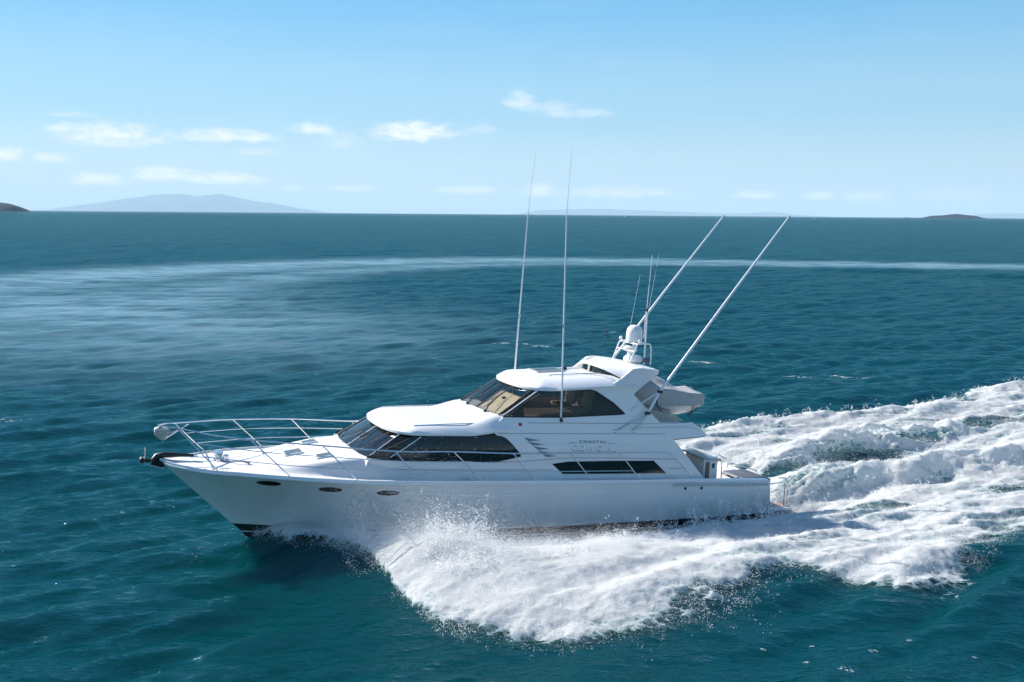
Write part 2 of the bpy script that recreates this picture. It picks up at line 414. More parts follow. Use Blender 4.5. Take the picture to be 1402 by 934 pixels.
def sea_mat():
    m = bpy.data.materials.new('sea_water'); m.use_nodes = True; nt = m.node_tree
    for n in list(nt.nodes): nt.nodes.remove(n)
    o = nt.nodes.new('ShaderNodeOutputMaterial'); df = nt.nodes.new('ShaderNodeSubsurfaceScattering'); df.falloff = 'BURLEY'; df.inputs['Scale'].default_value = 1.0; df.inputs['Radius'].default_value = (0.4, 1.6, 1.5); gl = nt.nodes.new('ShaderNodeBsdfGlossy'); mxs = nt.nodes.new('ShaderNodeMixShader')
    gl.inputs['Roughness'].default_value = 0.06; gl.inputs['Color'].default_value = (0.54, 0.86, 1.0, 1)
    fr = nt.nodes.new('ShaderNodeFresnel'); fr.inputs['IOR'].default_value = 1.333
    # wave facets never show the full grazing mirror of flat water: the reflectance of a wind-roughened sea levels off
    add1 = nt.nodes.new('ShaderNodeMath'); add1.operation = 'MULTIPLY_ADD'; add1.inputs[1].default_value = 3.5; add1.inputs[2].default_value = 0.55; nt.links.new(fr.outputs[0], add1.inputs[0])
    lim = nt.nodes.new('ShaderNodeMath'); lim.operation = 'DIVIDE'; nt.links.new(add1.outputs[0], lim.inputs[1])
    nt.links.new(fr.outputs[0], lim.inputs[0]); nt.links.new(lim.outputs[0], mxs.inputs[0]); nt.links.new(df.outputs[0], mxs.inputs[1]); nt.links.new(gl.outputs[0], mxs.inputs[2]); nt.links.new(mxs.outputs[0], o.inputs[0])
    N = lambda t: nt.nodes.new(t)
    t = N('ShaderNodeTexCoord')
    mp = N('ShaderNodeMapping'); mp.inputs['Rotation'].default_value = (0, 0, R(-28)); mp.inputs['Scale'].default_value = (0.5, 1.0, 1.0)
    nt.links.new(t.outputs['Object'], mp.inputs[0])
    hs = []
    for sc, de, w in ((3.4, 4, 0.12), (1.0, 4, 0.22), (0.25, 3, 0.36)):
        n = N('ShaderNodeTexNoise'); n.inputs['Scale'].default_value = sc; n.inputs['Detail'].default_value = de; n.inputs['Roughness'].default_value = 0.6
        nt.links.new(mp.outputs[0], n.inputs['Vector'])
        mu = N('ShaderNodeMath'); mu.operation = 'MULTIPLY'; mu.inputs[1].default_value = w; nt.links.new(n.outputs[0], mu.inputs[0]); hs.append(mu.outputs[0])
    ad = N('ShaderNodeMath'); nt.links.new(hs[0], ad.inputs[0]); nt.links.new(hs[1], ad.inputs[1])
    ad2 = N('ShaderNodeMath'); nt.links.new(ad.outputs[0], ad2.inputs[0]); nt.links.new(hs[2], ad2.inputs[1])
    b = N('ShaderNodeBump'); b.inputs['Strength'].default_value = 0.85; b.inputs['Distance'].default_value = 1.0
    nt.links.new(ad2.outputs[0], b.inputs['Height']); nt.links.new(b.outputs[0], gl.inputs['Normal']); nt.links.new(b.outputs[0], fr.inputs['Normal'])
    at = N('ShaderNodeAttribute'); at.attribute_name = 'slick'
    n = N('ShaderNodeTexNoise'); n.inputs['Scale'].default_value = 0.05; n.inputs['Detail'].default_value = 5
    nt.links.new(t.outputs['Object'], n.inputs['Vector'])
    c = N('ShaderNodeMix'); c.data_type = 'RGBA'
    c.inputs[6].default_value = (0.0001, 0.027, 0.0255, 1); c.inputs[7].default_value = (0.0001, 0.043, 0.053, 1)
    nt.links.new(n.outputs[0], c.inputs[0])
    c2 = N('ShaderNodeMix'); c2.data_type = 'RGBA'; c2.inputs[7].default_value = (0.24, 0.37, 0.43, 1)
    mu = N('ShaderNodeMath'); mu.operation = 'MULTIPLY'; mu.inputs[1].default_value = 0.70; nt.links.new(at.outputs['Fac'], mu.inputs[0])
    nt.links.new(mu.outputs[0], c2.inputs[0]); nt.links.new(c.outputs[2], c2.inputs[6]); nt.links.new(c2.outputs[2], df.inputs[0])
    return m
sea = link('sea', sea_me, sea_mat())
tag(sea, 'dark teal open sea with wind ripples reaching the horizon', 'sea', kind='structure')

# ------------------------------------------------------------------ far land
def land_mat(name, c1, c2, sc):
    m = bpy.data.materials.new(name); m.use_nodes = True; nt = m.node_tree; p = nt.nodes['Principled BSDF']
    p.inputs['Roughness'].default_value = 0.95; p.inputs['Specular IOR Level'].default_value = 0.1
    t = nt.nodes.new('ShaderNodeTexCoord'); n = nt.nodes.new('ShaderNodeTexNoise'); n.inputs['Scale'].default_value = sc; n.inputs['Detail'].default_value = 6
    nt.links.new(t.outputs['Object'], n.inputs['Vector'])
    x = nt.nodes.new('ShaderNodeMix'); x.data_type = 'RGBA'; x.inputs[6].default_value = (*c1, 1); x.inputs[7].default_value = (*c2, 1)
    mr = nt.nodes.new('ShaderNodeMapRange'); mr.inputs['From Min'].default_value = 0.35; mr.inputs['From Max'].default_value = 0.65
    nt.links.new(n.outputs[0], mr.inputs['Value']); nt.links.new(mr.outputs[0], x.inputs[0]); nt.links.new(x.outputs[2], p.inputs['Base Color'])
    return m
def island(name, prof, dist, depth, seed, mm, label, rough=0.16):
    """prof: (azimuth, elevation) skyline seen from the drone; built as a solid hill of real size at its distance"""
    azp = np.array([q[0] for q in prof]); hp = np.maximum(np.array([q[1] for q in prof]), 0) * dist
    n, kk = 220, 60
    s = np.linspace(azp[0], azp[-1], n); v = np.linspace(-1, 1, kk)
    Sg, Vg = np.meshgrid(s, v, indexing='ij')
    H = np.interp(Sg, azp, hp)
    top = hp.max()
    w = (1 - np.abs(Vg) ** 1.6)
    x = np.tan(Sg) * dist; y = dist + Vg * depth * (0.35 + 0.65 * np.sqrt(np.clip(H / top, 0, 1)))
    nn = fbm(x / (top * 2.2) , y / (top * 2.2), seed, 5)
    z = H * w * (1 - rough + 2 * rough * nn) + (w * 0.06 * top) * (nn - 0.5) - 0.02 * top * (1 - w) - 0.5
    z = np.where(H <= 0, -1.0, z)
    me = np_mesh(name, np.stack([x, y, z], -1).reshape(-1, 3), grid_quads(n, kk)[:, ::-1])
    return tag(link(name, me, mm), label, 'island', kind='structure')
lm1 = land_mat('bush_covered_headland', (0.014, 0.034, 0.050), (0.030, 0.050, 0.072), 0.02)
lm2 = land_mat('bush_covered_mountain', (0.04, 0.055, 0.04), (0.10, 0.10, 0.07), 0.0004)
island('headland', [(-0.60, 0.0), (-0.575, 0.009), (-0.54, 0.011), (-0.51, 0.0095), (-0.4785, 0.0082), (-0.4616, 0.0084), (-0.4559, 0.0077), (-0.4503, 0.0046), (-0.4459, 0.0)], 9000, 450, 3, lm1,
       'small dark rounded headland at the left edge of the horizon')
island('mountain', [(-0.4384, 0), (-0.4184, 0.0014), (-0.3973, 0.0052), (-0.3729, 0.0093), (-0.3542, 0.0129), (-0.3321, 0.0161), (-0.3098, 0.0168), (-0.297, 0.0152), (-0.2774, 0.0172), (-0.2578, 0.0134), (-0.2312, 0.0089), (-0.2043, 0.0043), (-0.1839, 0.0011), (-0.175, 0)], 114000, 10000, 9, lm2,
       'broad hazy blue mountain island with a twin summit on the horizon', 0.08)
island('small_island', [(0.372, 0.0), (0.3813, 0.0012), (0.3885, 0.0030), (0.4005, 0.0036), (0.4077, 0.0046), (0.4185, 0.0031), (0.428, 0.0008), (0.4316, 0.0)], 11500, 340, 21, lm1,
       'small dark humped island on the right of the horizon')
island('islet', [(0.361, 0.0), (0.3635, 0.0009), (0.3665, 0.0008), (0.369, 0.0)], 11300, 50, 22, lm1, 'tiny flat islet just left of the small humped island')
island('coast', [(0.0, 0), (0.0125, 0.0022), (0.0266, 0.0047), (0.05, 0.0050), (0.069, 0.0060), (0.1112, 0.0055), (0.153, 0.0042), (0.19, 0.0028), (0.2079, 0.0026), (0.2481, 0.0042), (0.2681, 0.0020), (0.30, 0)], 126000, 6500, 31, lm2,
       'long faint hazy coast low on the horizon behind the antennas', 0.08)
island('far_ridge', [(0.405, 0), (0.4186, 0.0020), (0.4301, 0.0046), (0.459, 0.0046), (0.50, 0.005), (0.54, 0.004), (0.58, 0)], 122000, 6500, 41, lm2,
       'pale blue ridge behind the small island at the right edge', 0.08)

# ------------------------------------------------------------------ foam of the wake
def p_out_port(a): return ip(a, [2.3, 3.9, 5.0, 5.15, 5.5, 6.5, 7.5, 8.5, 9.4, 10.5, 11.4, 12.5, 13.7, 15.2, 16, 17, 18, 18.9, 21.8, 24, 26, 30, 40, 60, 90],
                          [0.3, 2.9, 4.0, 7.6, 8.9, 9.8, 10.4, 10.8, 11.0, 10.9, 10.5, 9.7, 9.0, 9.1, 10.4, 11.5, 11.9, 11.5, 10.1, 9.2, 9.0, 9.8, 11.7, 15, 20])
def p_out_star(a): return ip(a, [2.3, 5, 9, 15, 22.5, 26.7, 31.6, 38.5, 50.5, 70, 90], [0, 3.6, 7.4, 7.2, 7.2, 8.7, 8.4, 9.2, 12.6, 16, 20])
HOLES = [(23.5, -0.7, 2.2, 0.65, 1.0), (27.6, -1.4, 2.6, 0.5, 0.9), (31.5, -2.6, 2.6, 0.45, 0.8), (37.3, -4.0, 4.0, 0.8, 0.9), (28.6, 5.2, 2.6, 0.6, 0.8), (21.7, 9.9, 1.6, 0.7, 1.0),
         (22.2, 4.9, 2.2, 0.30, 0.75), (20.3, 3.5, 1.7, 0.55, 0.95), (33, 4.4, 4, 0.5, 0.7), (25, 7.6, 2.4, 0.25, 0.6), (29, -4.3, 3.5, 0.35, 0.5), (17.5, 7.6, 1.3, 0.2, 0.5), (42, 5, 5, 1.0, 0.8), (48, -3, 6, 1.2, 0.8)]
def mound(a, p):
    """height of the bow wave's thrown-up water over the sea on the port side"""
    crest = ip(a, [4.6, 6, 8, 11, 15], [3.9, 4.9, 5.3, 5.6, 6.2])
    hgt = ip(a, [4.7, 5.1, 5.8, 7.4, 9.5, 11.5, 13.5, 16, 20], [0, 0.12, 0.34, 0.38, 0.28, 0.22, 0.14, 0.10, 0.08])
    po = p_out_port(a)
    d = p - crest
    outer = np.clip(1 - d / np.maximum(po - crest, 0.5), 0, 1) ** 1.15
    inner = np.exp(-(d / 1.3) ** 2)
    m = hgt * np.where(d > 0, outer, inner)
    # sheet that climbs along the bow
    pf = ip(a, [2.3, 3.9, 5.2, 7, 9], [0.1, 1.3, 2.3, 2.9, 3.2])
    m2 = 0.36 * sm(a, 2.4, 3.8) * (1 - sm(a, 6.0, 9.0)) * np.exp(-((p - pf) / 1.1) ** 2)
    return np.maximum(m, m2)
def foam_density(a, p):
    n1 = fbm(a * 0.9, p * 0.9, 51, 5, 0.6) - 0.5
    n2 = fbm(a * 0.33, p * 0.8, 61, 4) - 0.5
    n3 = fbm(a * 0.55, p * 2.6, 66, 4) - 0.5
    e = 1.7 * n1 + 1.2 * n2
    dp = np.where(p > 0, p_out_port(a) - p, p_out_star(a) + p)
    d = sm(dp + e, -0.15, 0.9) * sm(a, 2.2, 2.9)
    d = d * (0.84 + 0.5 * n3 * sm(a, 17, 24) + 0.75 * n2 + 0.30 * n1 + 0.55 * n3 * (1 - sm(mound(a, p), .03, .15)) + 0.25 * sm(mound(a, p), .05, .18))
    for ha, hp, ra, rp, st in HOLES:
        q = ((a - ha) / ra) ** 2 + ((p - hp) / rp) ** 2
        d = d * (1 - st * sm(1.5 - q + 2.2 * n1 + 0.8 * n2, 0, 1.1))
    # old foam thins out far astern
    d = d * (1 - 0.3 * sm(a, 40, 80))
    # water showing between hull and foam beside the stern
    d = d * (1 - 0.8 * sm(p, 2.2, 2.5) * (1 - sm(p + 1.2 * n1, 2.9, 3.5)) * sm(a, 14.5, 17) * (1 - sm(a, 19.5, 21)))
    return np.clip(d, 0, 1.15)
def foam_lift(a, p, dens):
    b1 = 1 - billow(a * 0.8, p * 1.1, 71, 5, 0.6)
    b2 = 1 - billow(a * 2.3, p * 2.6, 81, 4, 0.6)
    f1 = fbm(a * 0.5, p * 0.7, 91, 4)
    lift = 0.05 + 0.085 * (b1 - 0.45) + 0.085 * (b2 - 0.4) + 0.15 * (f1 - 0.4)
    m = mound(a, p)
    lift = lift * (1 - 0.45 * sm(m, 0.06, 0.2)) + m * (0.78 + 0.45 * fbm(a * 0.9, p * 0.3, 101, 4))
    # two boiling ridges thrown up by the propellers
    g = sm(a, 19.6, 23.5) * np.exp(-(np.maximum(a - 27, 0) / 16) ** 2)
    n = fbm(a * 0.45, p * 0.6, 111, 4)
    r1 = np.exp(-((p - 1.4 - 0.05 * (a - 20) - 0.9 * (n - .5)) / 0.75) ** 2); r2 = np.exp(-((p + 1.9 + 0.11 * (a - 20) - 0.9 * (n - .5)) / 0.9) ** 2)
    lift = lift + g * (0.66 * r1 + 0.60 * r2) * (0.55 + 0.9 * fbm(a * 0.9, p * 0.9, 121, 4))
    # breaking bank of the far bow wave
    lift = lift + 0.24 * sm(a, 6, 14) * np.exp(-((-p - p_out_star(a) + 1.2) / 0.9) ** 2) * (1 - sm(a, 45, 80)) * (0.5 + fbm(a * 0.8, p, 131, 4))
    # lumpy bank of the near wake
    lift = lift + 0.18 * sm(a, 12, 16) * np.exp(-((p - 6.6 - 0.05 * (a - 15)) / 1.3) ** 2) * (1 - sm(a, 40, 70)) * (0.3 + 1.4 * fbm(a * 0.9, p * 1.1, 141, 4))
    return np.maximum(lift, -0.02) * np.clip(dens * 1.4, 0, 1) + 0.03 + 0.02 * np.clip(dens, 0, 1)

fa = np.concatenate([np.arange(2.0, 24, 0.065), np.arange(24, 50, 0.085), np.arange(50, 90, 0.16)])
fp = np.concatenate([np.arange(-19, -10, 0.14), np.arange(-10, -2, 0.08), np.arange(-2, 12, 0.065), np.arange(12, 19, 0.14)])
FA, FP = np.meshgrid(fa, fp, indexing='ij')
dens = foam_density(FA, FP)
FX = S2[0] + FA * A0[0] + FP * P0[0]; FY = S2[1] + FA * A0[1] + FP * P0[1]
FZ = sea_height(FX.ravel(), FY.ravel()).reshape(FX.shape) + foam_lift(FA, FP, dens)
inhull = (np.abs(FP) < ip(FA, [2.2, 3.5, 5, 8, 12, 19], [0, 0.45, 1.2, 1.9, 2.1, 2.2])) & (FA < 19.4)
quads = grid_quads(len(fa), len(fp))
dv = dens.ravel(); ih = inhull.ravel()
keep = (dv[quads].max(1) > 0.03) & (~ih[quads].all(1))
quads = quads[keep]
used = np.unique(quads); remap = np.full(dv.size, -1); remap[used] = np.arange(len(used))
fverts = np.stack([FX.ravel(), FY.ravel(), FZ.ravel()], -1)[used]
foam_me = np_mesh('wake_foam', fverts, remap[quads][:, ::-1], {'foam': dv[used]})

def foam_mat(name, thr=0.5):
    m = bpy.data.materials.new(name); m.use_nodes = True; nt = m.node_tree
    for n in list(nt.nodes): nt.nodes.remove(n)
    N = lambda t: nt.nodes.new(t); L = nt.links.new
    o = N('ShaderNodeOutputMaterial'); mx = N('ShaderNodeMixShader'); tr = N('ShaderNodeBsdfTransparent')
    df = N('ShaderNodeBsdfDiffuse'); tl = N('ShaderNodeBsdfTranslucent'); m2 = N('ShaderNodeMixShader'); m2.inputs[0].default_value = 0.5
    L(df.outputs[0], m2.inputs[1]); L(tl.outputs[0], m2.inputs[2])
    at = N('ShaderNodeAttribute'); at.attribute_name = 'foam'
    tcn = N('ShaderNodeTexCoord')
    mp = N('ShaderNodeMapping'); mp.inputs['Rotation'].default_value = (0, 0, -TH); mp.inputs['Scale'].default_value = (0.6, 1.0, 0.8)
    L(tcn.outputs['Object'], mp.inputs[0])
    na = N('ShaderNodeTexNoise'); na.inputs['Scale'].default_value = 3.2; na.inputs['Detail'].default_value = 8; na.inputs['Roughness'].default_value = 0.62; na.inputs['Distortion'].default_value = 0.8
    L(mp.outputs[0], na.inputs['Vector'])
    vo = N('ShaderNodeTexVoronoi'); vo.feature = 'DISTANCE_TO_EDGE'; vo.inputs['Scale'].default_value = 4.5
    dm = N('ShaderNodeVectorMath'); dm.operation = 'ADD'
    ds = N('ShaderNodeVectorMath'); ds.operation = 'SCALE'; ds.inputs[3].default_value = 0.35
    L(na.outputs['Color'], ds.inputs[0]); L(mp.outputs[0], dm.inputs[0]); L(ds.outputs[0], dm.inputs[1]); L(dm.outputs[0], vo.inputs['Vector'])
    vr = N('ShaderNodeMapRange'); vr.inputs['From Max'].default_value = 0.16; vr.inputs['To Min'].default_value = 0.28; vr.inputs['To Max'].default_value = -0.12
    L(vo.outputs['Distance'], vr.inputs['Value'])
    s1 = N('ShaderNodeMath'); s1.operation = 'MULTIPLY_ADD'; s1.inputs[1].default_value = 1.5; L(na.outputs[0], s1.inputs[0]); s1.inputs[2].default_value = -0.75
    s2 = N('ShaderNodeMath'); s2.operation = 'ADD'; L(s1.outputs[0], s2.inputs[0]); L(vr.outputs[0], s2.inputs[1])
    s3 = N('ShaderNodeMath'); s3.operation = 'MULTIPLY_ADD'; s3.inputs[1].default_value = 1.35; L(at.outputs['Fac'], s3.inputs[0]); L(s2.outputs[0], s3.inputs[2])
    mr = N('ShaderNodeMapRange'); mr.interpolation_type = 'SMOOTHSTEP'; mr.inputs['From Min'].default_value = thr - 0.22; mr.inputs['From Max'].default_value = thr + 0.30
    L(s3.outputs[0], mr.inputs['Value'])
    # colour: aerated water is greener where the foam is thin
    c = N('ShaderNodeMix'); c.data_type = 'RGBA'; c.inputs[6].default_value = (0.42, 0.60, 0.62, 1); c.inputs[7].default_value = (0.90, 0.90, 0.89, 1)
    cm = N('ShaderNodeMapRange'); cm.inputs['From Min'].default_value = thr; cm.inputs['From Max'].default_value = thr + 0.55; L(s3.outputs[0], cm.inputs['Value'])
    L(cm.outputs[0], c.inputs[0]); L(c.outputs[2], df.inputs[0]); L(c.outputs[2], tl.inputs[0])
    b = N('ShaderNodeBump'); b.inputs['Strength'].default_value = 0.55; b.inputs['Distance'].default_value = 0.08
    L(na.outputs[0], b.inputs['Height']); L(b.outputs[0], df.inputs['Normal'])
    L(mr.outputs[0], mx.inputs[0]); L(tr.outputs[0], mx.inputs[1]); L(m2.outputs[0], mx.inputs[2]); L(mx.outputs[0], o.inputs[0])
    return m
FOAM = foam_mat('wake_foam')
foam = link('wake_foam', foam_me, FOAM)
tag(foam, 'broad white churned foam of the wake beside and behind the yacht', 'foam', kind='stuff')

# scattered whitecaps and flecks of foam: one object
cv, cq, cf, off = [], [], [], 0
CAPS = [(-0.6, 77, .45), (-1.4, 76.6, .3), (2.2, 75, .5), (1.0, 76.2, 0.25), (12.6, 67.3, .62), (17.0, 62.0, 0.3), (17.9, 61.4, 0.3), (20.3, 61, .45), (21.3, 60.6, 0.3), (19.6, 61.3, .2), (-23.5, 46.9, .3), (-23.9, 46.2, .25), (-22.8, 47.2, .2),
        (7.3, 21.0, 0.13), (6.5, 21.5, 0.06), (6.9, 22.3, 0.05), (8.2, 22.0, 0.07), (5.7, 22.0, 0.05), (-12, 33.3, 0.06), (-11.2, 33.0, 0.05), (-12.6, 32.2, 0.07), (-13.2, 31.5, 0.05), (9.2, 22.5, 0.05), (10.4, 21.8, 0.05), (8, 84, .35)]
for cx, cy, sz in CAPS:
    n = 34; gx = np.linspace(-1.3, 1.3, n); GX, GY = np.meshgrid(gx, gx, indexing='ij')
    wx = cx + GX * sz * 1.7; wy = cy + GY * sz * 0.8
    dd = np.clip(1.1 - (GX ** 2 + GY ** 2) + 2.4 * (fbm(wx / sz * 1.1, wy / sz * 2.0, 151, 4) - 0.5), 0, 1) * 0.75
    hz = sea_height(wx.ravel(), wy.ravel()).reshape(wx.shape) + 0.03 + 0.10 * sz * dd * (0.4 + billow(wx / sz * 2, wy / sz * 2, 161, 3))
    dd = dd * sm(fbm(wx / sz * 3.1, wy / sz * 4.5, 155, 3), .38, .6)
    cv.append(np.stack([wx, wy, hz], -1).reshape(-1, 3)); cf.append(dd.ravel())
    qd = grid_quads(n, n)[:, ::-1]; cq.append(qd[dd.ravel()[qd].max(1) > 0.02] + off); off += n * n
caps = link('whitecaps', np_mesh('whitecaps', np.concatenate(cv), np.concatenate(cq), {'foam': np.concatenate(cf)}), FOAM)
tag(caps, 'small scattered whitecaps and foam flecks on the open water', 'whitecaps', kind='stuff')

# ------------------------------------------------------------------ spray: one cloud of droplets
PTS, RAD = [], []
def to_world(a, p, z): return np.stack([S2[0] + a * A0[0] + p * P0[0], S2[1] + a * A0[1] + p * P0[1], z], -1)
def surf(a, p):
    x = S2[0] + a * A0[0] + p * P0[0]; y = S2[1] + a * A0[1] + p * P0[1]
    d = foam_density(a, p)
    return sea_height(x, y) + foam_lift(a, p, d), d
def put(a, p, z, r): PTS.append(to_world(a, p, z)); RAD.append(r)
def layer(n, a0, a1, p0, p1, hscale, rmin, rmax, accept, power=2.0):
    a = rng.uniform(a0, a1, n); p = rng.uniform(p0, p1, n)
    w = accept(a, p); k = rng.random(n) < w; a, p = a[k], p[k]
    s, d = surf(a, p)
    z = s + rng.exponential(1.0, len(a)) * (hscale(a, p) if callable(hscale) else hscale)
    r = rmin + (rmax - rmin) * rng.random(len(a)) ** (power * 2)
    put(a, p, z, r)
def strands(n, kids, a0, a1, p0, p1, speed, up, rmin, rmax, accept, drift=0.5, zoff=0.0):
    """ballistic jets: a parent point throws a short curved string of drops"""
    a = rng.uniform(a0, a1, n); p = rng.uniform(p0, p1, n); k = rng.random(n) < accept(a, p); a, p = a[k], p[k]; n = len(a)
    s, d = surf(a, p)
    va = rng.normal(0.5 * drift, 0.5, n) * speed; vp = rng.normal(drift, 0.5, n) * speed; vz = np.abs(rng.normal(up, up * 0.45, n))
    t = rng.random((n, kids)) ** 0.8 * 0.42
    jit = 0.035 + 0.05 * t
    aa = a[:, None] + va[:, None] * t + rng.normal(0, 1, t.shape) * jit
    pp = p[:, None] + vp[:, None] * t + rng.normal(0, 1, t.shape) * jit
    zz = s[:, None] + zoff + vz[:, None] * t - 4.9 * t * t + rng.normal(0, 1, t.shape) * jit
    r = rmin + (rmax - rmin) * rng.random(t.shape) ** 4
    put(aa.ravel(), pp.ravel(), zz.ravel(), r.ravel())
clump = lambda a, p, s, lo, hi: sm(fbm(a * s, p * s, 171, 4), lo, hi)
inside = lambda a, p: sm(p_out_port(a) - p, -0.2, 0.5)
# fine skin over the splash
layer(900000, 4.9, 15, 2.4, 12.3, lambda a, p: (0.035 + 0.17 * sm(mound(a, p), 0.03, 0.3)) * (0.5 + fbm(a * 1.2, p * 0.7, 181, 3)), 0.0015, 0.0055, lambda a, p: inside(a, p) * (0.25 + 0.75 * clump(a, p, 1.1, 0.4, 0.6)) * sm(mound(a, p), 0.005, 0.08))
# beads flying over the crest
strands(2600, 26, 6.0, 13.5, 3.4, 6.5, 1.5, 1.5, 0.003, 0.013, lambda a, p: (0.2 + clump(a, p, 0.8, 0.42, 0.62)) * sm(mound(a, p), 0.06, 0.2))
strands(260, 26, 6.3, 8.2, 3.4, 5.2, 1.0, 2.7, 0.004, 0.016, lambda a, p: sm(mound(a, p), 0.06, 0.2))
# outer and lower edge falling back into the sea
strands(2200, 24, 4.6, 12.8, 5.5, 12.3, 1.1, 1.0, 0.0022, 0.010, lambda a, p: np.exp(-((p_out_port(a) - p - 0.6) / 0.6) ** 2), 0.8)
strands(800, 22, 4.2, 6.2, 3.8, 9.0, 1.0, 1.3, 0.0025, 0.011, lambda a, p: np.exp(-((p_out_port(a) - p) / 0.9) ** 2), 0.3)
strands(450, 20, 11.0, 15, 7.4, 11.2, 1.2, 0.9, 0.0025, 0.011, lambda a, p: np.exp(-((p_out_port(a) - p) / 0.8) ** 2), 0.8)
# mist beside the bow
def mist_accept(a, p):
    hull = ip(a, [2.4, 3.5, 5, 8, 12], [0.05, 0.6, 1.35, 2.15, 2.4]); fr = ip(a, [2.3, 3.9, 4.9, 6, 9], [0.3, 2.9, 4.6, 5.4, 5.0])
    return sm(p - hull, 0.0, 0.2) * sm(fr - p, -0.2, 0.5) * (0.25 + 0.75 * clump(a, p, 1.3, 0.35, 0.6)) * (1 - sm(a, 7.5, 10))
layer(520000, 2.5, 10, 0.1, 5.6, lambda a, p: 0.08 + 0.34 * sm(a, 2.8, 4.5), 0.002, 0.006, mist_accept)
strands(700, 18, 2.6, 5.5, 0.4, 3.6, 1.4, 1.3, 0.004, 0.012, mist_accept, 0.9)
# plumes beside the stern
strands(240, 24, 15.0, 19.0, 3.0, 4.6, 0.8, 2.9, 0.005, 0.020, lambda a, p: 0.15 + clump(a, p, 0.9, 0.5, 0.62), 0.2)
strands(260, 24, 12.6, 15.0, 3.0, 5.0, 0.8, 2.6, 0.005, 0.018, lambda a, p: 0.1 + clump(a, p, 0.9, 0.5, 0.62), 0.2)
# skin of the wake
layer(200000, 12, 32, 4.5, 11.2, 0.035, 0.003, 0.008, lambda a, p: inside(a, p) * clump(a, p, 1.3, 0.4, 0.6))
strands(1500, 10, 13, 32, 5.0, 10.8, 0.8, 1.0, 0.005, 0.016, lambda a, p: inside(a, p) * clump(a, p, 1.0, 0.5, 0.62), 0.4)
layer(200000, 20, 42, -4.5, 4.0, 0.06, 0.003, 0.009, lambda a, p: clump(a, p, 1.2, 0.42, 0.6))
strands(1400, 12, 20.5, 40, -4.5, 3.5, 0.9, 1.5, 0.006, 0.02, lambda a, p: clump(a, p, 1.0, 0.48, 0.62), 0.1)
strands(1500, 12, 20, 52, -13, -6.5, 0.9, 1.3, 0.007, 0.024, lambda a, p: np.exp(-((p + p_out_star(a) - 0.8) / 0.6) ** 2), -0.4)
PTS = np.concatenate(PTS); RAD = np.concatenate(RAD)
okp = PTS[:, 2] > sea_height(PTS[:, 0], PTS[:, 1]) - 0.02
PTS, RAD = PTS[okp], RAD[okp]
print('droplets', len(PTS))
sp_me = bpy.data.meshes.new('spray'); sp_me.vertices.add(len(PTS)); sp_me.vertices.foreach_set('co', PTS.astype(np.float32).ravel())
at = sp_me.attributes.new('size', 'FLOAT', 'POINT'); at.data.foreach_set('value', RAD.astype(np.float32))
def spray_mat():
    m = bpy.data.materials.new('white_spray'); m.use_nodes = True; nt = m.node_tree
    for n in list(nt.nodes): nt.nodes.remove(n)
    o = nt.nodes.new('ShaderNodeOutputMaterial'); d = nt.nodes.new('ShaderNodeBsdfDiffuse'); t = nt.nodes.new('ShaderNodeBsdfTranslucent'); x = nt.nodes.new('ShaderNodeMixShader')
    x.inputs[0].default_value = 0.5; d.inputs[0].default_value = t.inputs[0].default_value = (0.93, 0.93, 0.92, 1)
    nt.links.new(d.outputs[0], x.inputs[1]); nt.links.new(t.outputs[0], x.inputs[2]); nt.links.new(x.outputs[0], o.inputs[0])
    return m
SPRAY = spray_mat()
spray = link('spray', sp_me, SPRAY)
tag(spray, 'white burst of spray and flying droplets thrown out by the bow', 'spray', kind='stuff')
ng = bpy.data.node_groups.new('droplets', 'GeometryNodeTree')
ng.interface.new_socket('Geometry', in_out='INPUT', socket_type='NodeSocketGeometry'); ng.interface.new_socket('Geometry', in_out='OUTPUT', socket_type='NodeSocketGeometry')
gi = ng.nodes.new('NodeGroupInput'); go = ng.nodes.new('NodeGroupOutput'); mpn = ng.nodes.new('GeometryNodeMeshToPoints'); na = ng.nodes.new('GeometryNodeInputNamedAttribute')
na.data_type = 'FLOAT'; na.inputs['Name'].default_value = 'size'; sm_n = ng.nodes.new('GeometryNodeSetMaterial'); sm_n.inputs['Material'].default_value = SPRAY
ng.links.new(gi.outputs[0], mpn.inputs['Mesh']); ng.links.new(na.outputs[0], mpn.inputs['Radius']); ng.links.new(mpn.outputs[0], sm_n.inputs[0]); ng.links.new(sm_n.outputs[0], go.inputs[0])
spray.modifiers.new('droplets', 'NODES').node_group = ng

# ================================================================== the yacht
yacht = empty('motor_yacht')
yacht.matrix_world = Matrix.Translation(S3) @ BOAT_M.to_4x4()
tag(yacht, 'white enclosed flybridge motor yacht at speed on the open sea', 'yacht')

SH_A = [0, .3, 1.14, 1.96, 3.3, 4.92, 6.13, 10.3, 12.3, 16.7, 19.6]
SH_U = [-.02, -.10, -.16, -.165, -.215, -.29, -.33, -.47, -.545, -.70, -.83]
def sheer_u(a): return ip(a, SH_A, SH_U)
_wa = [q for q in curve([(0, .10, 0), (.3, .42, 0), (1.14, 1.10, 0), (1.96, 1.54, 0), (3.3, 2.05, 0), (4.92, 2.44, 0), (6.13, 2.59, 0), (8, 2.70, 0), (10.3, 2.74, 0), (12.3, 2.74, 0), (16.7, 2.67, 0), (19.6, 2.58, 0)], 10)]
_wax = np.array([q[0] for q in _wa]); _wap = np.array([q[1] for q in _wa])
def half_w(a): return ip(a, _wax, _wap)
def boot(t):       # top edge of the black bottom paint
    a = 2.1 + t * 17.65
    return a, ip(a, [2.1, 2.6, 3.5, 5, 7, 9, 12, 16, 19.8], [0.02, 0.22, 0.62, 1.22, 1.85, 2.18, 2.42, 2.50, 2.48]), -2.0

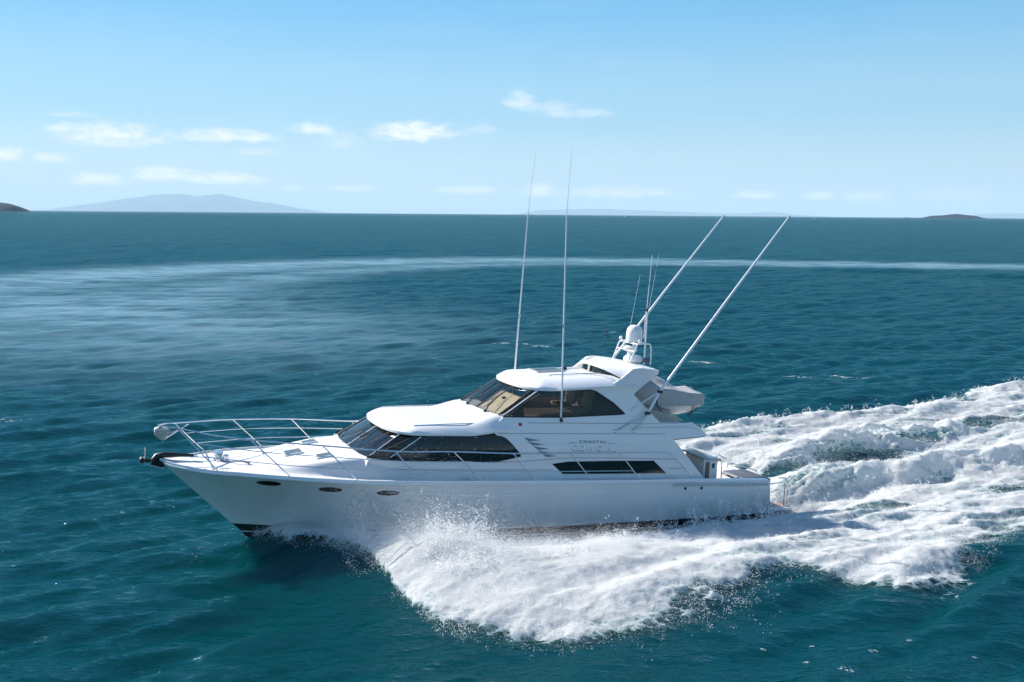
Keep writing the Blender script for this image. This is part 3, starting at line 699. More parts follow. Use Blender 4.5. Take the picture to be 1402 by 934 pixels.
# hull: topsides, then black bottom
hull = MB(); NT = 90; NV = 16
ts = np.linspace(0, 1, NT) ** 1.25
for sgn in (1, -1):
    rows = []
    for t in ts:
        a0 = t * 19.6; ab, pb, ub = boot(t); u0 = float(sheer_u(a0)); w0 = float(half_w(a0)); row = []
        kk = 1.0 + 0.55 * (1 - sm(a0, 1.5, 9))
        for v in np.linspace(0, 1, NV):
            a = a0 + (ab - a0) * v; u = u0 + (ub - u0) * v
            p = pb + (w0 - pb) * (1 - v) ** kk + 0.05 * math.sin(math.pi * v) * sm(a0, 4, 10)
            row.append((a, sgn * float(p), u))
        rows.append(row)
    hull.grid(rows, 0)
    rows2 = []
    for t in ts:
        ab, pb, ub = boot(t)
        ac = ab + 0.42 * (1 - sm(ab, 2, 6)); uc = -2.42; pc = pb * 0.985 + 0.0
        pc = float(ip(ac, [2.5, 3.4, 5, 7, 9], [0.02, 0.30, 0.85, 1.6, 2.05])) if ac < 9 else pb * 0.95
        ak = ab + 1.35 * (1 - sm(ab, 2, 7)); uk = -2.85
        q0 = (ab, sgn * pb, ub)
        l1 = (ab + 0.28 * (ac - ab) / 0.42 if ac > ab else ab, sgn * (pb + (pc - pb) * .55), ub - 0.24); l2 = (l1[0] + 0.02, l1[1], l1[2] - 0.03)
        rows2.append([q0, l1, l2, (ac, sgn * pc, uc), ((ac + ak) / 2, sgn * pc * 0.5, (uc + uk) / 2), (ak, 0, uk)])
    n0 = len(hull.f); hull.grid(rows2, 1)
    for i in range(len(ts) - 1): hull.m[n0 + i * 5 + 1] = 0          # thin white line in the bottom paint
# transom
tr_ = []
for sgn_v in np.linspace(-1, 1, 9):
    col = []
    for v in np.linspace(0, 1, 8):
        a = 19.6 + 0.15 * v; u = -.83 + (-2.0 + .83) * v; p = (2.58 + (2.48 - 2.58) * v) * sgn_v
        col.append((a, p, u))
    tr_.append(col)
hull.grid(tr_, 0)
hull.build('hull', [M['gel'], M['antifoul']], yacht, angle=50)

# fine moulded crease along the topsides and the rub rail
def hull_p(a, u):
    lo, hi = 0.0, 1.0
    for t in [0]: pass
    best = None
    t = min(max(a / 19.6, 0), 1)
    for _ in range(30):
        a0 = t * 19.6; ab, pb, ub = boot(t); u0 = float(sheer_u(a0)); v = (u - u0) / (ub - u0)
        aa = a0 + (ab - a0) * v; t = min(max(t + (a - aa) / 19.6, 0), 1)
    w0 = float(half_w(a0)); kk = 1.0 + 0.55 * (1 - sm(a0, 1.5, 9)); v = min(max(v, 0), 1)
    return float(pb + (w0 - pb) * (1 - v) ** kk + 0.05 * math.sin(math.pi * v) * sm(a0, 4, 10))
for sgn in (1, -1):
    mb = MB(); mb.tube([(a, sgn * (hull_p(a, u) + 0.001), u) for a in np.linspace(6.0, 19.4, 60) for u in [float(ip(a, [6, 9, 15, 19.6], [-.66, -.86, -1.02, -1.16]))]], 0.012, 6)
    mb.build('hull_moulding', M['gel'], yacht)
    mb = MB(); mb.tube([(a, sgn * (float(half_w(a)) + 0.012), float(sheer_u(a)) - 0.03) for a in np.linspace(0.15, 19.6, 110)], 0.035, 8)
    mb.build('gunwale', M['gel'], yacht)
    mb = MB(); mb.tube([(a, sgn * (float(half_w(a)) + 0.03), float(sheer_u(a)) - 0.13) for a in np.linspace(15.6, 19.55, 30)], 0.028, 8)
    mb.build('rub_rail', M['steel'], yacht)
    mb = MB()
    for a, u in ((16.1, -.93), (16.75, -.95)):
        mb = MB(); mb.lathe((a, sgn * (hull_p(a, u) - .005), u), [(0.0, .03), (.035, .03), (.05, .012), (.05, 0)], 12, axis=(0, sgn, 0)); mb.build('drain_fitting', M['rubber'], yacht)
    # oval portholes
    for a, u in ((2.80, -.44), (4.46, -.585), (6.07, -.68)):
        fr, gl = MB(), MB()
        ring_o, ring_i, ring_g = [], [], []
        for kx in range(28):
            th = 2 * math.pi * kx / 28
            for ring, sx, sy, off in ((ring_o, .325, .088, .004), (ring_i, .295, .066, .016), (ring_g, .295, .066, .006)):
                aa = a + sx * math.cos(th); uq = u + sy * math.sin(th) - 0.035 * (aa - a)
                ring.append((aa, sgn * (hull_p(aa, uq) + off), uq))
        fr.grid([ring_o, ring_i], 0, close=True)
        n = len(ring_g); gl.add(ring_g + [(a, sgn * (hull_p(a, u) + .006), u)], [(i, (i + 1) % n, n) for i in range(n)])
        gobj = gl.build('porthole', M['darkglass'], yacht); fr.build('frame', M['rubber'], gobj)

# ---- deck with the raised trunk
def trunk(a, p):
    h = 0.47 * sm(a, 2.2, 5.6) * (1 - sm(a, 8.0, 10.5))
    return h * sm((half_w(a) - 0.42 - np.abs(p)) / 0.42, 0, 1)
def deck_u(a, p): return float(sheer_u(a) + 0.0 + trunk(a, p) + 0.07 * (1 - (p / max(float(half_w(a)), .1)) ** 2) * (1 - sm(a, 9, 11)))
mb = MB()
mb.grid([[(a, s * (float(half_w(a)) - .01), deck_u(a, s * (float(half_w(a)) - .01))) for s in np.linspace(-1, 1, 61)] for a in np.concatenate([np.linspace(0.02, 9, 80), np.linspace(9.2, 16.6, 20)])])
deck = mb.build('deck', M['nonskid'], yacht, angle=70)
for sgn in (1, -1):                       # toe rail standing on the deck edge
    mb = MB(); rows = []
    for a in np.linspace(0.1, 17.25, 110):
        w = float(half_w(a)); u = float(sheer_u(a)); rows.append([(a, sgn * (w + .004), u - .01), (a, sgn * (w - .005), u + .055), (a, sgn * (w - .06), u + .06), (a, sgn * (w - .085), u + .006)])
    mb.grid(rows); mb.build('toe_rail', M['gel'], yacht)
# deck hatches on the foredeck
def hatch(a, p, sa, sp_):
    mb = MB(); g = MB()
    lift = deck_u(a, p)
    def q(x, y, z): return (a + x, p + y, deck_u(a + x, p + y) + z)
    base = [q(-sa, -sp_, -.02), q(sa, -sp_, -.02), q(sa, sp_, -.02), q(-sa, sp_, -.02)]; top = [q(-sa, -sp_, .05), q(sa, -sp_, .05), q(sa, sp_, .05), q(-sa, sp_, .05)]
    mb.add(base + top, [(3, 2, 1, 0), (4, 5, 6, 7), (0, 1, 5, 4), (1, 2, 6, 5), (2, 3, 7, 6), (3, 0, 4, 7)])
    h = mb.build('deck_hatch', M['alu'], yacht, bevel=.012)
    i = .045; g.add([q(-sa + i, -sp_ + i, .055), q(sa - i, -sp_ + i, .055), q(sa - i, sp_ - i, .055), q(-sa + i, sp_ - i, .055)], [(0, 1, 2, 3)]); g.build('pane', M['greyglass'], h)
hatch(3.80, 0.0, .28, .28); hatch(4.50, 0.98, .25, .2); hatch(4.50, -0.98, .25, .2)

# ---- superstructure sides
def ps(a, u):
    p = ip(u, [-.7, 0, .6, .9, 1.36, 2.2, 3], [2.22, 2.15, 2.08, 1.98, 1.82, 1.62, 1.6])
    p = p - ip(a, [5.3, 6.2, 7.5, 9], [.38, .2, .06, 0]) * ip(u, [0.9, 1.3], [1, 0])
    p = p - ip(a, [9.6, 10.4, 11.5], [.15, .05, 0]) * ip(u, [1.0, 1.36], [0, 1])
    return float(p)
def dense(poly, step=0.15):
    out = []
    for i in range(len(poly)):
        (a0, b0), (a1, b1) = poly[i], poly[(i + 1) % len(poly)]
        n = max(1, int(math.hypot(a1 - a0, b1 - b0) / step))
        out += [(a0 + (a1 - a0) * k / n, b0 + (b1 - b0) * k / n) for k in range(n)]
    return out
def panel(mb, poly, sgn=1, off=0.0, th=0.05, fn=ps, mi=0, step=0.2):
    P = dense(poly, step); n = len(P)
    xs = [q[0] for q in P]; ys = [q[1] for q in P]
    pts = [Vector(q) for q in P]
    extra = []
    for gx in np.arange(min(xs) + step / 2, max(xs), step):
        for gy in np.arange(min(ys) + step / 2, max(ys), step):
            inside_, dmin = False, 9
            for i in range(n):
                x0, y0 = P[i]; x1, y1 = P[(i + 1) % n]
                if (y0 > gy) != (y1 > gy) and gx < x0 + (gy - y0) / (y1 - y0) * (x1 - x0): inside_ = not inside_
                dmin = min(dmin, math.hypot(x0 - gx, y0 - gy))
            if inside_ and dmin > step * 0.45: extra.append(Vector((gx, gy)))
    vs, es, fs, ov, oe, of = delaunay_2d_cdt(pts + extra, [(i, (i + 1) % n) for i in range(n)], [], 1, 1e-5)
    o = len(vs)
    V = [(v.x, sgn * (fn(v.x, v.y) + off), v.y) for v in vs] + [(v.x, sgn * (fn(v.x, v.y) + off - th), v.y) for v in vs]
    cnt = {}
    for f in fs:
        for i in range(len(f)): e = (f[i], f[(i + 1) % len(f)]); cnt[tuple(sorted(e))] = cnt.get(tuple(sorted(e)), 0) + 1
    F = [tuple(f) for f in fs] + [tuple(o + i for i in reversed(f)) for f in fs] + [(i, j, o + j, o + i) for (i, j), c in cnt.items() if c == 1]
    return mb.add(V, F, mi)
def outline(mb, poly, sgn, off, r, fn=ps, step=0.12, mi=0):
    P = dense(poly, step); P.append(P[0])
    return mb.tube([(a, sgn * (fn(a, u) + off), u) for a, u in P], r, 6, mi, cap=False)

SIDE = [(5.35, -.25), (5.45, .06), (5.56, .25), (6.14, .165), (7.01, .115), (9.61, .065), (10.36, .19), (10.28, .33), (10.15, .47), (9.95, .67), (9.85, .76), (9.74, .81), (9.55, .845), (9.5, .9), (9.5, 1.1), (9.9, 1.365),
        (10.17, 1.36), (11.8, 1.34), (14.15, 1.40), (13.73, 1.75), (13.29, 2.01), (13.08, 2.13), (12.89, 2.165), (11.89, 2.15), (11.45, 2.15), (11.5, 2.26), (13.74, 2.36), (14.02, 2.52), (14.45, 2.85), (14.75, 2.88), (15.45, 2.82), (15.42, 2.69),
        (14.55, 2.06), (14.52, 2.0), (15.47, 1.09), (16.19, 1.07), (16.71, 1.10), (17.0, .93), (17.24, .70), (17.24, .655), (15.9, .585), (16.45, 0.0), (17.28, -.9), (17.2, -.98), (12, -.9), (6.5, -.6)]
WIN = [(5.56, .26), (6.14, .175), (7.01, .125), (9.6, .075), (10.35, .2), (10.27, .33), (10.14, .47), (9.94, .67), (9.84, .755), (9.73, .80), (9.53, .84), (8.6, .87), (7.2, .87), (6.9, .83)]
FBW = [(9.86, 1.37), (10.17, 1.36), (11.8, 1.34), (14.15, 1.40), (13.73, 1.75), (13.29, 2.01), (13.08, 2.13), (12.89, 2.165), (11.89, 2.15), (11.3, 2.12)]
STRIP = [(11.43, -.065), (11.99, -.015), (13.5, -.04), (15.14, -.09), (15.63, -.52), (13.5, -.45), (11.8, -.39)]
for sgn in (1, -1):
    mb = MB(); panel(mb, SIDE, sgn, 0, .05); mb.build('cabin_side', M['gel'], yacht, angle=50)
    # saloon window: one long dark pane with slim mullions
    mb = MB(); panel(mb, WIN, sgn, -.008, .02); w = mb.build('saloon_window', M['darkglass'], yacht)
    mb = MB(); outline(mb, WIN, sgn, -.002, .016); mb.build('frame', M['rubber'], w)
    for a in (8.05, 9.0):
        mb = MB(); mb.tube([(a, sgn * (ps(a, u) + .001), u) for u in (.1, .4, .86)], .012, 6); mb.build('mullion', M['rubber'], w)
    mb = MB(); mb.tube([(6.22 + (a - 6.22) * 1, sgn * (ps(a, u) + .012), u) for a, u in [(6.22, .26), (6.7, .55), (7.15, .84)]], .016, 6); mb.build('mullion', M['alu'], w)
    # long slim window low on the side
    mb = MB(); panel(mb, STRIP, sgn, .012, .03); w = mb.build('hull_side_window', M['darkglass'], yacht)
    mb = MB(); mb.tube([(13.9, sgn * (ps(13.9, u) + .014), u) for u in (-.05, -.25, -.46)], .012, 6); mb.build('mullion', M['rubber'], w)
    # flybridge side window, see-through
    mb = MB(); panel(mb, FBW, sgn, -.02, .008); w = mb.build('flybridge_window', M['glass'], yacht)
    mb = MB(); outline(mb, FBW, sgn, -.004, .022); mb.build('frame', M['rubber'], w)
    mb = MB(); mb.tube([(11.84, sgn * (ps(11.84, u) - .01), u) for u in (1.34, 1.8, 2.16)], .022, 6); mb.build('mullion', M['rubber'], w)
    # styling lines pressed into the side
    for pts in ([(9.06, .06), (10.52, .05), (12.04, .10), (14, .03), (15.99, -.07)], [(5.4, -.03), (6.79, -.10), (9.06, -.17), (11.45, -.25)], [(15.75, -.36), (16.43, -.38)], [(9.6, .9), (11.5, .86), (15.6, .76)], [(10.65, 1.19), (13.41, 1.13), (15.45, 1.085)]):
        mb = MB(); mb.tube([(a, sgn * (ps(a, u) + .004), u) for a, u in curve([(x, y, 0) for x, y in pts], 6) for _ in [0]] if False else [(q[0], sgn * (ps(q[0], q[1]) + .002), q[1]) for q in curve([(x, y, 0) for x, y in pts], 6)], .011, 6)
        mb.build('styling_line', M['grey'], yacht)
    # five louvre vents
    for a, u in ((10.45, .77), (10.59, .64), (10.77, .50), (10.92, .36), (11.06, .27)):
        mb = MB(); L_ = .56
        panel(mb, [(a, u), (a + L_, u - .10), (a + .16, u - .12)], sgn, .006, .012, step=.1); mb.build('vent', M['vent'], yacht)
    # navigation light
    mb = MB(); mb.box((10.33, sgn * (ps(10.38, 1.15) - .02), 1.10), (10.43, sgn * (ps(10.38, 1.15) + .03), 1.19)); mb.build('navigation_light', M['red'] if sgn > 0 else M['rubber'], yacht, bevel=.01)

# boat name in raised letters on the port side
def lettering(name, text, a0, a1, u0, h, mm, slope, ext=.012, off=.004):
    cu = bpy.data.curves.new(name, 'FONT'); cu.body = text; cu.size = 1; cu.extrude = 0; cu.space_character = 1.25
    tmp = bpy.data.objects.new(name, cu); COL.objects.link(tmp)
    bpy.context.view_layer.update()
    me = bpy.data.meshes.new_from_object(tmp.evaluated_get(bpy.context.evaluated_depsgraph_get()))
    bpy.data.objects.remove(tmp)
    xs = [v.co.x for v in me.vertices]; ys = [v.co.y for v in me.vertices]
    x0, x1, y0, y1 = min(xs), max(xs), min(ys), max(ys)
    mb = MB(); V = []
    for v in me.vertices:
        a = a0 + (v.co.x - x0) / (x1 - x0) * (a1 - a0); u = u0 + (v.co.y - y0) / (y1 - y0) * h + slope * (a - a0)
        V.append((a, u))
    n = len(V); F = [tuple(p.vertices) for p in me.polygons]
    cnt = {}
    for f in F:
        for i in range(len(f)): e = tuple(sorted((f[i], f[(i + 1) % len(f)]))); cnt[e] = cnt.get(e, 0) + 1
    mb.add([(a, ps(a, u) + off + ext, u) for a, u in V] + [(a, ps(a, u) + off - .01, u) for a, u in V], F + [(i, j, n + j, n + i) for (i, j), c in cnt.items() if c == 1])
    bpy.data.meshes.remove(me)
    return mb.build(name, mm, yacht, smooth=False)
lettering('name_lettering', 'COWGIRL', 12.10, 13.70, .304, .19, M['lettershade'], -.045, .006)  # dark copy set lower paints the shade below the silver letters
lettering('name_lettering', 'COWGIRL', 12.095, 13.695, .335, .185, M['silver'], -.045, .02, .008)
lettering('name_lettering', 'COASTAL', 12.37, 13.36, .555, .085, M['slate'], -.035)
for a in (12.02, 13.42):
    mb = MB(); panel(mb, [(a, .545 - .035 * (a - 12.37)), (a + .26, .545 - .035 * (a - 12.11)), (a + .26, .56 - .035 * (a - 12.11)), (a, .56 - .035 * (a - 12.37))], 1, .008, .012); mb.build('name_dash', M['slate'], yacht)

# ---- saloon windscreen
def ws_base(p): return (5.45 + 0.045 * p * p + 0.012 * p ** 4 * 0.3, p, .20 + .02 * p * p / 3)
def ws_top(p): q = p * .9; return (6.55 + 0.05 * q * q + 0.012 * q ** 4, q, .93)
def pane(pa, pb, base, top, n=10, off=0.0):
    return [[(base(p)[0] + (top(p)[0] - base(p)[0]) * v + off, base(p)[1] + (top(p)[1] - base(p)[1]) * v, base(p)[2] + (top(p)[2] - base(p)[2]) * v) for v in np.linspace(0, 1, 6)] for p in np.linspace(pa, pb, n)]
for pa, pb in ((0.02, 1.72), (-1.72, -.02)):
    mb = MB(); mb.grid(pane(pa, pb, ws_base, ws_top)); mb.build('windscreen', M['darkglass'], yacht)
for sgn in (1, -1):                      # corner pane between windscreen and side window
    b0, t0 = ws_base(sgn * 1.72), ws_top(sgn * 1.72)
    b1, t1 = (6.10, sgn * (ps(6.1, .2) - .01), .19), (7.15, sgn * (ps(7.1, .85) - .03), .93)
    mb = MB(); mb.grid([[tuple(Vector(b0).lerp(Vector(t0), v)) for v in np.linspace(0, 1, 5)], [tuple(Vector((5.66, sgn * 1.8, .235)).lerp(Vector((6.95, sgn * 1.68, .93)), v)) for v in np.linspace(0, 1, 5)], [tuple(Vector(b1).lerp(Vector(t1), v)) for v in np.linspace(0, 1, 5)]])
    mb.build('windscreen', M['darkglass'], yacht)
for p in (0.0, 1.72, -1.72):
    b0, t0 = Vector(ws_base(p)), Vector(ws_top(p)); o = Vector((-.012, 0, .01))
    mb = MB(); mb.tube([tuple(b0 + o), tuple(t0 + o)], .02, 6); mb.build('windscreen_mullion', M['alu'] if p == 0 else M['grey'], yacht)
# white sill round the foot of the windscreen
mb = MB(); rows = []
for p in np.linspace(-1.9, 1.9, 40):
    b0 = ws_base(p); rows.append([(b0[0] - .16, p * 1.02, b0[2] - .22), (b0[0] - .09, p * 1.01, b0[2] - .02), (b0[0] + .01, p, b0[2] + .012), (b0[0] + .08, p * .99, b0[2] - .05)])
mb.grid(rows); mb.build('windscreen_sill', M['gel'], yacht)
for p, q in ((-1.25, -.55), (-.45, .2), (.5, 1.2)):
    b0 = Vector(ws_base(p)) + Vector((-.03, 0, .04)); t0 = Vector(ws_base(q)).lerp(Vector(ws_top(q)), .62) + Vector((-.05, 0, .04))
    mb = MB(); mb.tube([tuple(b0), tuple(t0)], .012, 6); mb.tube([tuple(t0 + Vector((-.28, -.02, -.16))), tuple(t0 + Vector((.26, .02, .15)))], .012, 5); mb.build('wiper', M['rubber'], yacht)

# ---- roofs: a height field inside a rounded plan, with a turned-down rim
def roof(name, front, aft, hw, zfun, rim, mm, parent, under=.0, ns_=49, nt=40):
    mb = MB(); rows = []
    for t in np.linspace(0, 1, nt):
        row = []
        for s in np.linspace(-1, 1, ns_):
            a = front(s) + (aft - front(s)) * t; p = s * hw(a)
            row.append((a, p, zfun(a, p, s, t)))
        rows.append(row)
    mb.grid(rows)
    edge = [r[0] for r in reversed(rows)] + rows[0][1:-1] + [r[-1] for r in rows]
    low = []; inn = []
    for (a, p, u) in edge:
        low.append((a, p, u - rim)); inn.append((a + .22 * (1 if a < aft - .5 else 0) * (1 - abs(p) / hw(a)) , p * .93, u - rim - .01))
    mb.grid([edge, low, inn]); 
    und = [[(a0 + (a1 - a0) * k / 14, p0 + (p1 - p0) * k / 14, u0 + (u1 - u0) * k / 14) for k in range(15)] for (a0, p0, u0), (a1, p1, u1) in zip(inn[:len(inn) // 2], list(reversed(inn))[:len(inn) // 2])]
    mb.grid(und)
    return mb.build(name, mm, parent, angle=44)
def rnd(s, e): return 1 - (1 - abs(s) ** e) ** (1 / e)
def cab_front(s): return 6.27 + 1.15 * rnd(s, 2.6)
def cab_z(a, p, s, t):
    d = min((1 - abs(s)) * 2.0 * 1.1, (a - cab_front(s)) * .9 + .0)
    k = 1 - (1 - min(max(d / .55, 0), 1)) ** 2.2
    crown = 1.10 + .02 * (1 - s * s) + .03 * sm(a, 6.3, 8)
    ramp = .235 * sm(a, 8.6, 9.75) * (1 - .55 * sm(abs(p), 1.45, 2.0))
    return .955 - .05 * sm(a, 7, 9.5) * sm(abs(s), .8, 1) + (crown - .955) * k + ramp
cabin_roof = roof('cabin_roof', cab_front, 10.25, lambda a: float(ip(a, [6, 7.4, 9.5, 10.3], [1.98, 1.99, 2.03, 1.95])), cab_z, .07, M['gel'], yacht)
for sgn in (1, -1):
    mb = MB(); mb.tube([(6.95, sgn * 1.58, 1.04), (7.05, sgn * 1.59, 1.125), (8.0, sgn * 1.62, 1.15), (8.95, sgn * 1.62, 1.16), (9.05, sgn * 1.62, 1.09)], .018, 8); mb.build('roof_handrail', M['alu'], yacht)

# hardtop
def ht_front(s): return 10.66 + 1.0 * rnd(s, 2.6)
def ht_z(a, p, s, t):
    d = min((1 - abs(s)) * 1.75, (a - ht_front(s)))
    k = 1 - (1 - min(max(d / .75, 0), 1)) ** 2.0
    rise = float(ip(a, [11.5, 13.8], [0, .10]))
    return 2.215 + rise + (.235) * k
hardtop = roof('hardtop', ht_front, 14.6, lambda a: 1.69, ht_z, .075, M['gel'], yacht)
mb = MB(); g = MB()
zz = lambda a, p: ht_z(a, p, p / 1.69, 0)
def ht_q(a, p, o): return (a, p, zz(a, p) + o)
oc = [(11.85, -.95), (12.9, -.95), (12.9, -.15), (11.85, -.15)]
mb.add([ht_q(a, p, -.02) for a, p in oc] + [ht_q(a, p, .035) for a, p in oc], [(4, 5, 6, 7), (0, 1, 5, 4), (1, 2, 6, 5), (2, 3, 7, 6), (3, 0, 4, 7)]); hh = mb.build('roof_hatch', M['grey'], yacht, bevel=.01)
oc = [(11.92, -.88), (12.83, -.88), (12.83, -.22), (11.92, -.22)]
g.add([ht_q(a, p, .04) for a, p in oc], [(0, 1, 2, 3)]); g.build('pane', M['darkglass'], hh)
mb = MB(); mb.box((12.98, -.62, zz(13, -.5) - .01), (13.12, -.48, zz(13, -.5) + .10)); mb.build('horn', M['rubber'], yacht, bevel=.02)
for sgn in (1, -1):
    mb = MB(); mb.tube([(11.9, sgn * .62, zz(11.9, .62) + .0), (12.0, sgn * .62, zz(12.0, .62) + .04), (14.2, sgn * .62, zz(14.2, .62) + .04), (14.3, sgn * .62, zz(14.3, .62))], .016, 6); mb.build('roof_handrail', M['grey'], yacht)
# raised wing at the back of the hardtop with crescent openings glazed under it
def wing_front(s): return 13.55 + .62 * (1 - s * s) ** 1.0 + .15
def wing_f(e): return 13.72 + .62 * e ** 2.2                       # front edge of the arch, seen in plan
def wing_z(a, s):
    e = abs(s); f0 = wing_f(e)
    lip = 2.50 + .36 * (1 - e ** 2.4)                               # the front edge springs from the roof like a low bridge
    plat = float(ip(a, [13.6, 14.45, 14.9, 15.55], [2.84, 2.865, 2.87, 2.80])) + .03 * (1 - e * e) - .05 * float(sm(e, .9, 1))
    return lip + (plat - lip) * float(sm(a, f0, f0 + .55))
rows = []; mb = MB()
for s in np.linspace(-1, 1, 49):
    e = abs(s); f0 = wing_f(e); af = 15.52 - .12 * e ** 4
    col = [(f0 + .12, s * 1.58, wing_z(f0, s) - .10), (f0 - .005, s * 1.6, wing_z(f0, s) - .10), (f0 - .035, s * 1.6, wing_z(f0, s) - .05)]
    col += [(f0 + (af - f0) * x, s * 1.6, wing_z(f0 + (af - f0) * x, s)) for x in np.linspace(0, 1, 16)]
    col += [(af + .05, s * 1.6, wing_z(af, s) - .06), (af + .02, s * 1.58, wing_z(af, s) - .14), (af - .5, s * 1.55, 2.58), (14.6, s * 1.55, 2.40)]
    rows.append(col)
mb.grid(rows)
wing = mb.build('radar_arch', M['gel'], yacht, angle=45)
for pa, pb in ((-1.50, -.06), (.06, 1.50)):
    mb = MB(); rows = []
    for p in np.linspace(pa, pb, 20):
        e = abs(p) / 1.6; f0 = wing_f(e)
        rows.append([(f0 + .05, p, wing_z(f0, p / 1.6) - .08), (f0 + .02, p, min(zz(f0, p) - .01, wing_z(f0, p / 1.6) - .09))])
    mb.grid(rows); mb.build('arch_window', M['darkglass'], yacht)
mb = MB(); mb.tube([(13.73, 0, 2.78), (13.66, 0, 2.44)], .04, 8); mb.build('arch_strut', M['gel'], wing)

# ---- flybridge windscreen and inside
def fb_base(p): return (9.66 + .07 * p * p, p, 1.375)
def fb_top(p): q = p * .93; return (10.93 + .07 * q * q, q, 2.25)
for pa, pb in ((.02, 1.42), (-1.42, -.02)):
    mb = MB(); mb.grid(pane(pa, pb, fb_base, fb_top)); w = mb.build('flybridge_windscreen', M['glass'], yacht)
for sgn in (1, -1):
    mb = MB(); mb.grid([[tuple(Vector((9.83, sgn * 1.47, 1.375)).lerp(Vector((11.1, sgn * 1.37, 2.25)), v)) for v in np.linspace(0, 1, 5)], [tuple(Vector((10.05, sgn * 1.68, 1.37)).lerp(Vector((11.38, sgn * 1.58, 2.22)), v)) for v in np.linspace(0, 1, 5)]])
    mb.build('flybridge_windscreen', M['glass'], yacht)
for b0, t0, mm, r in (((9.65, 0, 1.37), (10.92, 0, 2.19), 'rubber', .026), ((9.80, 1.45, 1.37), (11.06, 1.35, 2.19), 'rubber', .024), ((9.80, -1.45, 1.37), (11.06, -1.35, 2.19), 'rubber', .024),
                      ((9.93, 1.57, 1.37), (11.2, 1.48, 2.19), 'alu', .026), ((9.93, -1.57, 1.37), (11.2, -1.48, 2.19), 'alu', .026), ((10.03, 1.70, 1.37), (11.33, 1.6, 2.17), 'rubber', .026), ((10.03, -1.70, 1.37), (11.33, -1.6, 2.17), 'rubber', .026)):
    mb = MB(); mb.tube([b0, t0], r, 6); mb.build('flybridge_mullion', M[mm], yacht)
mb = MB(); mb.tube([fb_base(p) for p in np.linspace(-1.5, 1.5, 30)], .022, 6); mb.build('windscreen_gasket', M['rubber'], yacht)
for p, q in ((-1.25, -1.0), (-.55, -.3), (.85, .55)):
    b0 = Vector(fb_base(p)) + Vector((-.09, 0, .03)); t0 = Vector(fb_base(q)).lerp(Vector(fb_top(q)), .55) + Vector((-.06, 0, .05))
    k_ = b0.lerp(t0, .2) + Vector((-.03, 0, .05))
    mb = MB(); mb.tube([tuple(b0), tuple(k_), tuple(t0)], .017, 6); mb.tube([tuple(b0 + Vector((0, .06, 0))), tuple(k_ + Vector((0, .06, 0))), tuple(t0)], .010, 5)
    mb.tube([tuple(t0 + Vector((-.36, -.03, -.23))), tuple(t0 + Vector((.34, .03, .21)))], .016, 5); mb.lathe(tuple(b0), [(.05, -.05), (.05, .03), (0, .03)], 10); mb.build('wiper', M['rubber'], yacht)
mb = MB(); mb.prism([(9.86, 1.34), (10.32, 1.64), (10.62, 1.83), (10.72, 1.82), (10.8, 1.2), (9.9, 1.2)], -.25, 1.28); con = mb.build('helm_console', M['brown'], yacht, bevel=.02)
mb = MB(); mb.add([(9.87, -.27, 1.37), (9.87, 1.30, 1.37), (10.32, 1.30, 1.68), (10.32, -.27, 1.68), (10.62, 1.22, 1.875), (10.62, -.2, 1.875), (10.74, 1.2, 1.86), (10.74, -.2, 1.86)], [(0, 1, 2, 3), (3, 2, 4, 5), (5, 4, 6, 7)]); mb.build('dash_top', M['cream'], con)
mb = MB(); mb.box((10.36, .42, 1.72), (10.46, .56, 1.775)); mb.build('instrument', M['rubber'], con)
mb = MB(); mb.box((9.9, -1.7, 1.02), (14.4, 1.7, 1.06)); mb.build('flybridge_floor', M['brown'], yacht)
for p in (-.55, .55):
    mb = MB(); mb.box((12.75, p - .3, 1.30), (13.3, p + .3, 1.42)); seat = mb.build('helm_seat', M['cream'], yacht, bevel=.04)
    mb = MB(); mb.prism([(13.28, 1.38), (13.42, 1.38), (13.55, 1.98), (13.46, 2.0)], p - .3, p + .3); mb.build('backrest', M['cream'], seat, bevel=.03)
    mb = MB(); mb.tube([(13.0, p, 1.06), (13.0, p, 1.32)], .06, 10); mb.build('pedestal', M['alu'], seat)
mb = MB(); mb.box((13.7, -1.6, 1.06), (14.35, 1.0, 1.62)); mb.build('settee', M['beige'], yacht, bevel=.05)
mb = MB(); mb.prism([(14.5, 1.06), (14.56, 1.06), (14.5, 1.95), (13.6, 2.3), (13.5, 2.3)], -1.6, 1.55); mb.build('aft_bulkhead', M['beige'], yacht)

# ---- flybridge overhang and its boat deck
mb = MB(); rows = []
for s in np.linspace(-1, 1, 25):
    e = abs(s); x1 = 17.24 - .35 * e ** 6
    pts = []
    for f, top in ((0, 1), (.5, 1), (.82, 1), (1, 1)):
        a = 14.3 + (x1 - 14.3) * f; pts.append((a, s * (2.02), float(ip(a, [14, 16.7, 17.0, 17.25], [.98, .98, .88, .70]))))
    pts += [(x1, s * 2.02, .655), (15.9, s * 2.02, .585), (14.3, s * 2.02, .53)]
    rows.append(pts)
mb.grid(rows); mb.build('boat_deck', M['gel'], yacht, angle=40)
mb = MB(); mb.tube([(15.9, 2.04, .57), (16.5, 2.05, .607), (17.15, 2.03, .64), (17.2, 1.5, .64), (17.22, 0, .64), (17.2, -1.5, .64), (17.15, -2.03, .64)], .022, 6); mb.build('overhang_shade_strip', M['rubber'], yacht)  # black strip painting the shaded underside edge of the overhang
mb = MB(); mb.prism([(14.6, .97), (14.6, 1.55), (15.1, 1.5), (16.7, 1.15), (17.0, .97)], -.9, 1.0); mb.build('tender_cradle', M['beige'], yacht, bevel=.03)
mb = MB(); mb.prism([(14.52, .97), (14.52, 1.9), (14.9, 1.62), (15.4, 1.08), (15.4, .97)], -1.7, 1.6); mb.build('boat_deck_bulkhead', M['beige'], yacht)

